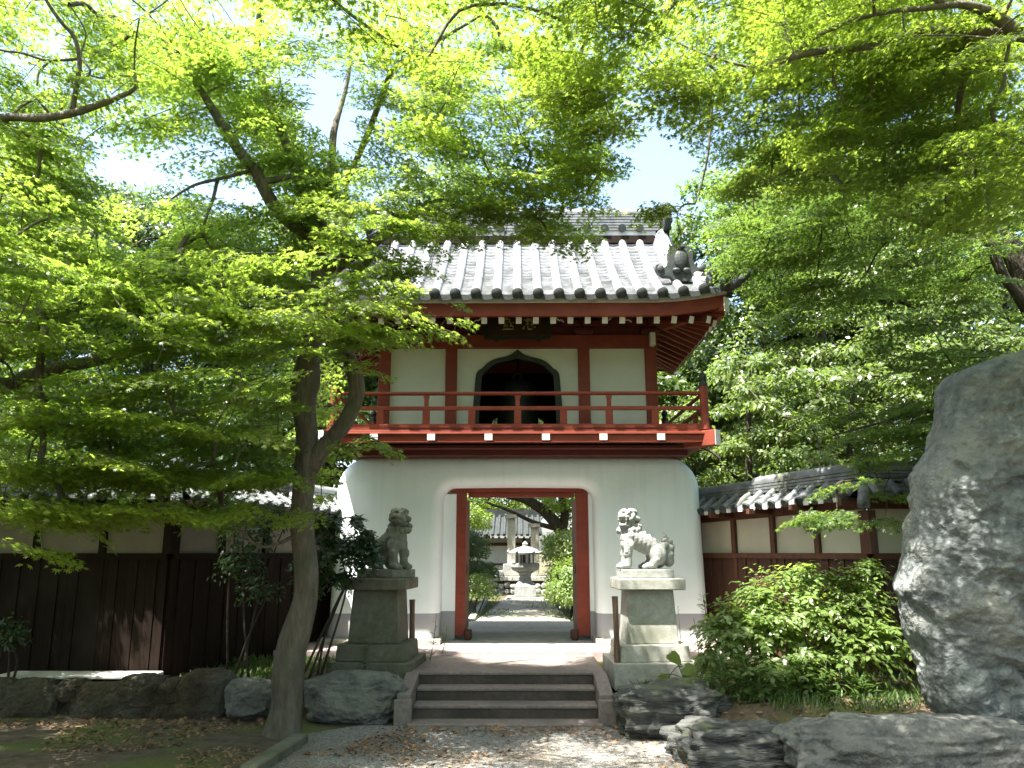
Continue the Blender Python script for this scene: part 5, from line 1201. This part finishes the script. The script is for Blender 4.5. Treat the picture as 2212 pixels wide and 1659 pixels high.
FT = [("evergreen_tree", "dark evergreen with a thick trunk directly right of the gate roof", 1700, 22.0, 13, 3.0, 'laurel', .3),
      ("evergreen_tree", "sunlit evergreen with its dark trunk standing second from the gate", 1830, 19.5, 12, 3.0, 'bright', .27),
      ("evergreen_tree", "pale leafy tree between the standing stone and the evergreens", 2040, 19.0, 11.5, 3.2, 'bright', .22),
      ("evergreen_tree", "tall dark evergreen at the far right behind the maple", 2270, 21.0, 15, 3.6, 'laurel', .3),
      ("evergreen_tree", "tall evergreen filling the upper right behind the maple limbs", 1930, 25.0, 17.5, 4.2, 'laurel', .32),
      ("evergreen_tree", "slender bluish tree seen just past the right end of the balcony", 1585, 27.0, 11, 2.6, 'dark', .2),
      ("evergreen_tree", "low bright tree above the right wall roof", 1640, 17.6, 6.3, 1.9, 'bright', .13),
      ("evergreen_tree", "low bushy tree above the wall roof near the standing stone", 1880, 16.6, 6.0, 2.2, 'bright', .13),
      ("evergreen_tree", "shaded evergreen behind the dark wall, nearest the left side of the gate", 560, 20.0, 11.5, 3.2, 'laurel', .25),
      ("evergreen_tree", "dark evergreen behind the left wall with a stout forked trunk", 270, 18.0, 11, 3.2, 'dark', .3),
      ("evergreen_tree", "shadowy evergreen at the far left behind the dark wall", 60, 19.0, 13, 3.4, 'laurel', .3),
      ("evergreen_tree", "tall evergreen rising left of the sky gap", -60, 24.0, 17, 4.0, 'laurel', .3),
      ("evergreen_tree", "tall leafy tree rising behind the maple trunk", 700, 26.0, 16.5, 4.0, 'bright', .3),
      ("evergreen_tree", "tall broad tree behind the left half of the gate roof", 960, 30.0, 17.5, 4.0, 'bright', .3),
      ("evergreen_tree", "low evergreen tucked against the left side of the gate", 620, 17.2, 6.0, 2.0, 'dark', .13),
      ("evergreen_tree", "low dark evergreen over the left wall roof", 380, 16.0, 5.4, 2.2, 'dark', .13),
      ("evergreen_tree", "low dark evergreen over the left end of the wall roof", 90, 15.8, 5.4, 2.3, 'dark', .13)]
for i, (nm, lb_, x, Y, h, cr, lf, tw) in enumerate(FT):
    big = cr > 2.8
    far_tree(nm, lb_, x, 1250, Y, h, cr, LEAF[lf], 31 + i, ncl=270 if big else 150, per=130 if big else 130, size=.125 if Y < 21 else .165, trunk_w=tw, low=.24 if big else .12)
random.seed(77)
FW = [(Vector((s * random.uniform(4.5, 30), random.uniform(34, 48), z)), random.uniform(1.1, 1.8)) for s in (-1, 1) for z in np.linspace(.5, 9.5, 10) for _ in range(15)]
FW += [(Vector((random.uniform(-22, -8.5), random.uniform(-9, 7.0), z)), random.uniform(1.0, 1.6)) for z in np.linspace(.5, 11, 11) for _ in range(17)]  # unseen leaf masses from here on, added round the camera to block skylight
FW += [(Vector((random.uniform(8.5, 21), random.uniform(-9, 6.0), z)), random.uniform(1.0, 1.6)) for z in np.linspace(.5, 11, 11) for _ in range(15)]
FW += [(Vector((random.uniform(-16, 16), random.uniform(-17, -7), z)), random.uniform(1.1, 1.8)) for z in np.linspace(.5, 11, 10) for _ in range(20)]
FW = [f for f in FW if clear(*pix(f[0]), 45)]
tag(clumps("woods_and_sky_blockers", FW, T_RHOMB, 150, .31, LEAF['dark'], None), kind='stuff')
random.seed(99)
# trees standing in the garden behind
GT = [("garden_tree", "leafy garden tree behind the hall, left half of the gateway view", -1.9, 44, 10, 3.6, 'maple'), ("garden_tree", "leafy garden tree behind the hall, right half of the gateway view", 3.2, 45, 10, 3.8, 'maple_deep'), ("garden_tree", "garden tree whose crown hangs above the lantern", 3.0, 33.5, 9, 3.4, 'maple'), ("garden_tree", "unseen broad tree added to shade the garden path, left of it", -3.6, 21.5, 10, 4.2, 'laurel'), ("garden_tree", "unseen broad tree added to shade the garden path, behind the right hedge", 4.2, 25.0, 10, 4.0, 'laurel')]  # last two stand out of view, added for shade on the path
for i, (nm, lb_, x, Y, h, cr, lf) in enumerate(GT):
    random.seed(200 + i); W = thing(nm, lb_, "tree", group="trees in the inner garden"); mb = MB(); z0 = .4
    if i == 2:                                        # leaning old trunk
        main = smooth_path([(2.6, Y, z0), (2.2, Y, 2.0), (1.7, Y, 2.9), (1.1, Y - .2, 3.6), (.3, Y - .5, 4.1), (-.5, Y - .8, 4.3)], 5); mb.tube(main, list(np.linspace(.34, .16, len(main))), 12)
        m2 = smooth_path([(1.75, Y, 2.8), (1.9, Y, 3.6), (1.7, Y, 4.6), (1.6, Y, 6)], 4); mb.tube(m2, list(np.linspace(.22, .1, len(m2))), 10)
        m3 = smooth_path([(1.5, Y - .1, 2.95), (.6, Y - .3, 3.2), (-.4, Y - .6, 3.65), (-1.4, Y - .8, 4.0)], 4); mb.tube(m3, list(np.linspace(.11, .04, len(m3))), 8)
        main = main + m2 + m3
    else:
        main = smooth_path([(x, Y, z0), (x + .2, Y, z0 + h * .4), (x, Y, z0 + h * .9)], 6); mb.tube(main, list(np.linspace(.25, .05, len(main))), 10)
    C = []
    for k in range(170 if i < 3 else 330):
        d = Vector((random.gauss(0, 1), random.gauss(0, 1), random.gauss(0, 1))).normalized(); q = random.random() ** .4
        c = Vector((x + d.x * cr * q, Y + d.y * cr * q, z0 + h * .62 + d.z * h * .36 * q))
        if i == 2 and c.z < 3.7: continue
        if i > 2 and (c.z < 4.6 or c.y < 18.5): continue
        if c.z > 4 and math.hypot(c.x - SUN.x * (c.z - 1.3) / SUN.z - .3, c.y - SUN.y * (c.z - 1.3) / SUN.z - 29.0) < 3.3: continue
        C.append((c, .8))
    grow(mb, [(Vector(s), .1) for s in main[3:]], C[::2], tip=.01, maxr=.1)
    mb.build("trunk", M['bark_dark'], W, smooth='all'); clumps("crown", C, T_RHOMB, 120, .19, LEAF[lf], W)

# ---------------------------------------------------------------- clipped hedges and shrubs
def bush(name, label, cat, blobs, per, size, leaf, tmpl=T_OVAL, stems=None, group=None, seed=1, woody=None, up=.5, shoots=False):
    random.seed(seed); W = thing(name, label, cat, group=group); mb = MB(); A, B, C_, D = [], [], [], []
    for (c, r, k) in blobs:
        c = np.array(c, float); r = np.array(r, float)
        if shoots:
            for _ in range(max(3, k // 13)):
                d = np.array([random.gauss(0, 1), random.gauss(-.15, 1), random.gauss(.35, .8)]); d /= np.linalg.norm(d); tip_ = c + d * r * random.uniform(.75, 1.3); L = np.linalg.norm(tip_ - c) * .62; n_ = random.randint(9, 17)
                s = np.linspace(1 - min(.8, .30 / max(L, .1) * 1.2), 1, n_); ph = np.arange(n_) * 2.4 + random.random() * 6
                e1 = np.cross(d, [0, 0, 1.]); e1 /= max(np.linalg.norm(e1), 1e-6); e2 = np.cross(e1, d)
                base = c + d * r * .1; p = base + (tip_ - base) * s[:, None]; p[:, 2] -= .10 * s ** 2
                rad = e1 * np.cos(ph)[:, None] + e2 * np.sin(ph)[:, None]; spread_ = (1.15 - .6 * s)[:, None]
                h = d * .55 + rad * spread_ + np.array([0, 0, -.18]); nn = np.array([0, -.1, .75]) + d * .6 + rng.normal(0, .22, (n_, 3))
                A.append(p); B.append(nn); C_.append(h); D.append(size * rng.uniform(.55, 1.2, n_) * (1.1 - .35 * s ** 4))
                mb.tube([base + (tip_ - base) * .3, base + (tip_ - base) * .7 - np.array([0, 0, .05]), tip_ - np.array([0, 0, .10])], [.005, .004, .002], 4, cap=False)
            continue
        d = unit(rng.normal(0, 1, (k, 3))); d[:, 2] = np.where(d[:, 2] < -.3, -d[:, 2], d[:, 2])
        rad = np.where(rng.random(k) < .72, rng.uniform(.84, 1.10, k), rng.uniform(.3, .9, k)) * np.where(rng.random(k) < .08, 1.16, 1)
        bump = np.array([noise.noise(Vector(q * 2.6) + Vector(c)) for q in d]) * .34
        A.append(c + d * (rad + bump)[:, None] * r); B.append(d * .7 + np.array([0, -.1, up]) + rng.normal(0, .35, (k, 3))); h = d * .7 + rng.normal(0, .6, (k, 3)); h[:, 2] -= .2; C_.append(h); D.append(size * rng.uniform(.6, 1.3, k))
    cs = [(Vector(b[0]) + Vector((random.uniform(-.6, .6) * b[1][0], random.uniform(-.6, .6) * b[1][1], random.uniform(-.2, .7) * b[1][2])), .2) for b in blobs for _ in range(4)]
    roots = stems or [(blobs[0][0][0] + random.uniform(-.2, .2), blobs[0][0][1], ground_h(blobs[0][0][0], blobs[0][0][1])) for _ in range(3)]
    sk = []
    for rt in roots:
        t = random.choice(cs)[0]; S = smooth_path([rt, Vector(rt).lerp(t, .5) + Vector((random.uniform(-.1, .1), 0, .05)), t], 4); mb.tube(S, list(np.linspace(.02, .007, len(S))), 6); sk += [(Vector(s), .01) for s in S]
    grow(mb, sk, cs, tip=.003, maxr=.02)
    mb.build("stems", woody or M['bark_dark'], W, smooth='all')
    leaves("foliage", tmpl, np.vstack(A), np.vstack(B), np.vstack(C_), np.concatenate(D), leaf, W)
    return W
def pxb(x, y, Y, a, b, dep, k): q = at(x, y, Y); s = Y / 1719; return (tuple(q), (a * s, dep, b * s), k)
bush("hedge", "tall clipped hedge on the right of the garden path", "hedge", [pxb(1243, 1282, 19.6, 54, 62, .9, 11000), pxb(1250, 1195, 21.6, 72, 48, 1.2, 11000), pxb(1250, 1240, 22.5, 66, 46, 1.0, 5000)], 1, .075, LEAF['shrub'], T_RHOMB, seed=3, group="hedges along the garden path")
bush("hedge", "tall clipped hedge on the left of the garden path, nearer the hall", "hedge", [pxb(1005, 1192, 25, 46, 42, 1.2, 7000), pxb(1022, 1240, 24, 48, 24, 1.0, 5000)], 1, .08, LEAF['laurel'], T_RHOMB, seed=4, group="hedges along the garden path")
bush("garden_shrub", "loose low shrub by the path kerb just inside the gateway", "shrub", [pxb(1028, 1280, 20.2, 40, 36, .6, 2600)], 1, .06, LEAF['shrub'], T_RHOMB, seed=5)
bush("garden_shrub", "bright leafy bush at the left edge of the gateway view", "shrub", [pxb(1010, 1130, 30, 44, 34, 1.0, 3600)], 1, .11, LEAF['maple'], T_RHOMB, seed=6)
bush("bright_shrub", "large bright green broadleaf shrub between the right wall and the standing stone", "shrub",
     [pxb(1740, 1330, 10.2, 170, 105, .62, 1900), pxb(1850, 1300, 10.3, 95, 90, .5, 1100), pxb(1630, 1370, 10.0, 110, 85, .5, 1200), pxb(1800, 1420, 9.9, 140, 80, .55, 1000), pxb(1575, 1350, 10.4, 70, 60, .4, 600), pxb(1905, 1390, 9.9, 62, 70, .4, 600), pxb(1740, 1245, 10.4, 90, 45, .35, 560), pxb(1690, 1455, 9.7, 160, 60, .45, 800), pxb(1640, 1290, 10.3, 50, 40, .3, 260), pxb(1870, 1225, 10.4, 44, 36, .3, 220), pxb(1555, 1410, 10.2, 60, 50, .35, 380)], 1, .100, LEAF['shrub'], T_OVAL, seed=8, shoots=True)
bush("camellia_shrub", "dark camellia shrub half covering the left lion", "shrub", [pxb(735, 1190, 10.75, 75, 62, .35, 1300), pxb(700, 1130, 10.8, 50, 40, .3, 650), pxb(785, 1190, 10.7, 42, 44, .22, 650), pxb(790, 1160, 10.7, 26, 36, .16, 300), pxb(670, 1230, 10.9, 50, 60, .3, 650), pxb(770, 1125, 10.7, 30, 20, .14, 180), pxb(735, 1245, 10.75, 40, 20, .2, 260)], 1, .075, LEAF['dark'], T_OVAL, seed=9, stems=[(-2.75, 10.9, .35), (-2.65, 10.95, .35), (-2.85, 10.9, .35), (-2.6, 10.85, .35)], shoots=True)
bush("understory_shrub", "thin leafy shrub climbing against the dark board wall beside the trunk", "shrub", [pxb(540, 1170, 10.95, 60, 60, .3, 620), pxb(520, 1240, 10.9, 50, 50, .3, 420), pxb(590, 1130, 11.1, 40, 40, .3, 420), pxb(560, 1290, 10.8, 50, 40, .25, 200), pxb(500, 1110, 11.0, 50, 30, .3, 420)], 1, .065, LEAF['dark'], T_OVAL, seed=10, stems=[(-3.72, 10.85, .35), (-3.6, 10.8, .35), (-3.8, 10.9, .35), (-3.5, 10.85, .35)])
bush("understory_shrub", "small dark shrub at the left edge in front of the board wall", "shrub", [pxb(15, 1385, 10.6, 40, 45, .25, 240)], 1, .07, LEAF['dark'], T_OVAL, seed=11)

# tall weeds, single plants
def weed(label, x, yb, Y, ytop, k=34, size=.11, lean=0.0, seed=0, leaf='weed', name="tall_weed", spread=.35):
    random.seed(seed); b = at(x, yb, Y); t = at(x + lean, ytop, Y); W = thing(name, label, "plant", group="tall weeds round the pedestals")
    S = smooth_path([b - Vector((0, 0, .05)), b.lerp(t, .5) + Vector((.02, 0, 0)), t], 6); MB().tube(S, list(np.linspace(.008, .003, len(S))), 6).build("stem", M['stem'], W, smooth=True)
    u = np.sort(rng.random(k)) ** .8; pos = np.array([np.interp(u, np.linspace(0, 1, len(S)), [s[i] for s in map(Vector, S)]) for i in range(3)]).T
    a = rng.random(k) * 6.28; h = np.c_[np.cos(a), np.sin(a), rng.uniform(-.1, .7, k)]; nn = np.c_[-np.cos(a) * .5, -np.sin(a) * .5, np.ones(k)] + rng.normal(0, .2, (k, 3))
    leaves("leaves", T_LANCE, pos, nn, h, size * rng.uniform(.6, 1.2, k) * (1.15 - .6 * u), LEAF[leaf], W)
weed("tall feathery weed against the right corner of the gate wall", 1530, 1400, 11.6, 1285, 60, .16, -12, 1)
weed("thin weed in front of the gateway's left plinth", 925, 1440, 11.9, 1325, 30, .10, 18, 2)
weed("bright drooping weed left of the doorway step", 955, 1405, 12.5, 1352, 26, .11, 10, 3)
weed("thin dry-stemmed weed right of the pale pedestal", 1468, 1440, 11.0, 1310, 14, .06, -4, 4)
weed("dry weed leaning beside the wall's grey dado on the right", 1510, 1440, 11.2, 1335, 14, .06, -12, 5)
weed("green weed in front of the mossy pedestal", 770, 1480, 10.9, 1380, 36, .11, 26, 6)
weed("small weed at the foot of the mossy pedestal", 830, 1500, 10.7, 1415, 36, .11, 6, 7)
weed("weed growing on the rock left of the steps", 845, 1540, 10.3, 1450, 34, .10, 12, 8)
weed("weed sprouting from the bank left of the mossy pedestal", 715, 1470, 10.9, 1400, 30, .10, -10, 9)
for i, (x, y, yt) in enumerate(((1640, 1560, 1470), (1700, 1575, 1490), (1560, 1530, 1440), (1770, 1555, 1480), (1880, 1545, 1490), (1610, 1520, 1440), (1730, 1530, 1450))):
    o = weed("lance-leaved green weed growing below the bright shrub", x, y, 9.35 + .03 * i, yt - 25, 70, .24, random.uniform(-25, 25), 40 + i, name="lance_leaved_weed")
# broad leaves beside the right pedestal
random.seed(5); W = thing("broadleaf_plant", "broad heart-leaved plant at the foot of the pale pedestal", "plant"); mb = MB(); A, B, C_, D = [], [], [], []
for (x, y, s) in ((1445, 1410, .20), (1420, 1462, .24), (1475, 1440, .2), (1500, 1460, .22), (1400, 1490, .16), (1520, 1425, .2), (1465, 1480, .22), (1540, 1470, .18)):
    p = at(x, y, 10.35); g = Vector((1.95 + random.uniform(-.2, .3), 10.35, ground_h(2, 10.3))); mb.tube(smooth_path([g, g.lerp(p, .6) + Vector((0, 0, .08)), p], 4), .006, 5)
    A.append(tuple(p)); B.append((random.uniform(-.4, .4), -.7, .7)); C_.append((random.uniform(-1, 1), -.4, -.5)); D.append(s)
mb.build("stems", M['stem'], W); T_HEART = np.array([(.12, 0, 0), (0, -.25, .02), (.15, -.48, 0), (.5, -.45, -.02), (.85, -.2, -.06), (1.05, 0, -.1), (.85, .2, -.06), (.5, .45, -.02), (.15, .48, 0), (0, .25, .02)])
leaves("leaves", T_HEART, np.array(A), np.array(B), np.array(C_), np.array(D), LEAF['shrub'], W)

# ground cover and litter nobody could count
def scatter_ground(name, n, xr, yr, tmpl, size, m, label=None, cond=None, tilt=.3, lift_=.008, upright=0.0):
    x = rng.uniform(*xr, n); y = rng.uniform(*yr, n); keep = np.array([cond(a, b) if cond else True for a, b in zip(x, y)]); x, y = x[keep], y[keep]; n = len(x)
    z = np.array([max(ground_h(a, b), .012 if (-2.35 < a < 2.1 and b < 9.9) else -9) for a, b in zip(x, y)]) + lift_
    a = rng.random(n) * 6.28
    nn = np.c_[rng.normal(0, tilt, n), rng.normal(0, tilt, n), np.ones(n)]; h = np.c_[np.cos(a), np.sin(a), rng.uniform(upright * .6, upright * 1.6, n)]
    if upright: nn = np.c_[-np.cos(a), -np.sin(a), np.full(n, .5)]
    o = leaves(name, tmpl, np.c_[x, y, z], nn, h, size * rng.uniform(.5, 1.3, n), m); tag(o, kind='stuff'); return o
def lit(a, b): return noise.noise(Vector((a * .7, b * .7, 1))) > -.1 and random.random() < (.95 if (a < -1.0 or b > 9.5) else .22)
scatter_ground("leaf_litter", 7000, (-6.5, 2.2), (7.6, 10.2), T_STAR5, .045, M['litter'], cond=lit, tilt=.5)
scatter_ground("leaf_litter_bed", 2500, (1.3, 6), (8.6, 12.5), T_OVAL, .06, M['litter'], cond=lambda a, b: ground_h(a, b) > .15, tilt=.5)
gr = lambda a, b: (ground_h(a, b) > .12 and not (-1.7 < a < 1.15) and noise.noise(Vector((a * 1.1, b * 1.1, 7))) > -.05)
scatter_ground("short_grass", 9000, (1.2, 6.5), (8.8, 12.6), T_LANCE, .10, LEAF['weed'], cond=gr, upright=1.2)
scatter_ground("bank_grass", 3200, (-4.5, -1.5), (10.5, 12.6), T_LANCE, .11, LEAF['weed'], cond=gr, upright=1.2)
scatter_ground("inner_moss_grass", 5000, (-2.6, 2.6), (18, 30), T_LANCE, .07, LEAF['weed'], cond=lambda a, b: abs(a) > .62 or noise.noise(Vector((a * 1.5, b * .8, 2))) > .25, upright=1.0, lift_=.07)

# ---------------------------------------------------------------- put every thing's Empty at its base
def descend(o):
    for c in o.children:
        yield c; yield from descend(c)
for o in list(COL.objects):
    if o.type == 'EMPTY' and o.parent is None:
        if "base" in o: del o["base"]
        lo = np.full(3, 1e9); hi = -lo
        for c in descend(o):
            if c.type == 'MESH' and len(c.data.vertices):
                co = np.empty(len(c.data.vertices) * 3, np.float32); c.data.vertices.foreach_get('co', co); co = co.reshape(-1, 3); lo = np.minimum(lo, co.min(0)); hi = np.maximum(hi, co.max(0))
        if lo[0] < 1e8:
            for c in o.children:
                if c.name.startswith(("trunk", "footing", "stems")) and c.type == 'MESH':
                    co = np.empty(len(c.data.vertices) * 3, np.float32); c.data.vertices.foreach_get('co', co); co = co.reshape(-1, 3); k = co[co[:, 2] < co[:, 2].min() + .1]; lo = np.array([k[:, 0].min(), k[:, 1].min(), co[:, 2].min()]); hi = np.array([k[:, 0].max(), k[:, 1].max(), 0]); break
            o.location = ((lo[0] + hi[0]) / 2, (lo[1] + hi[1]) / 2, lo[2])
            for c in o.children: c.matrix_parent_inverse = Matrix.Translation(-Vector(o.location))
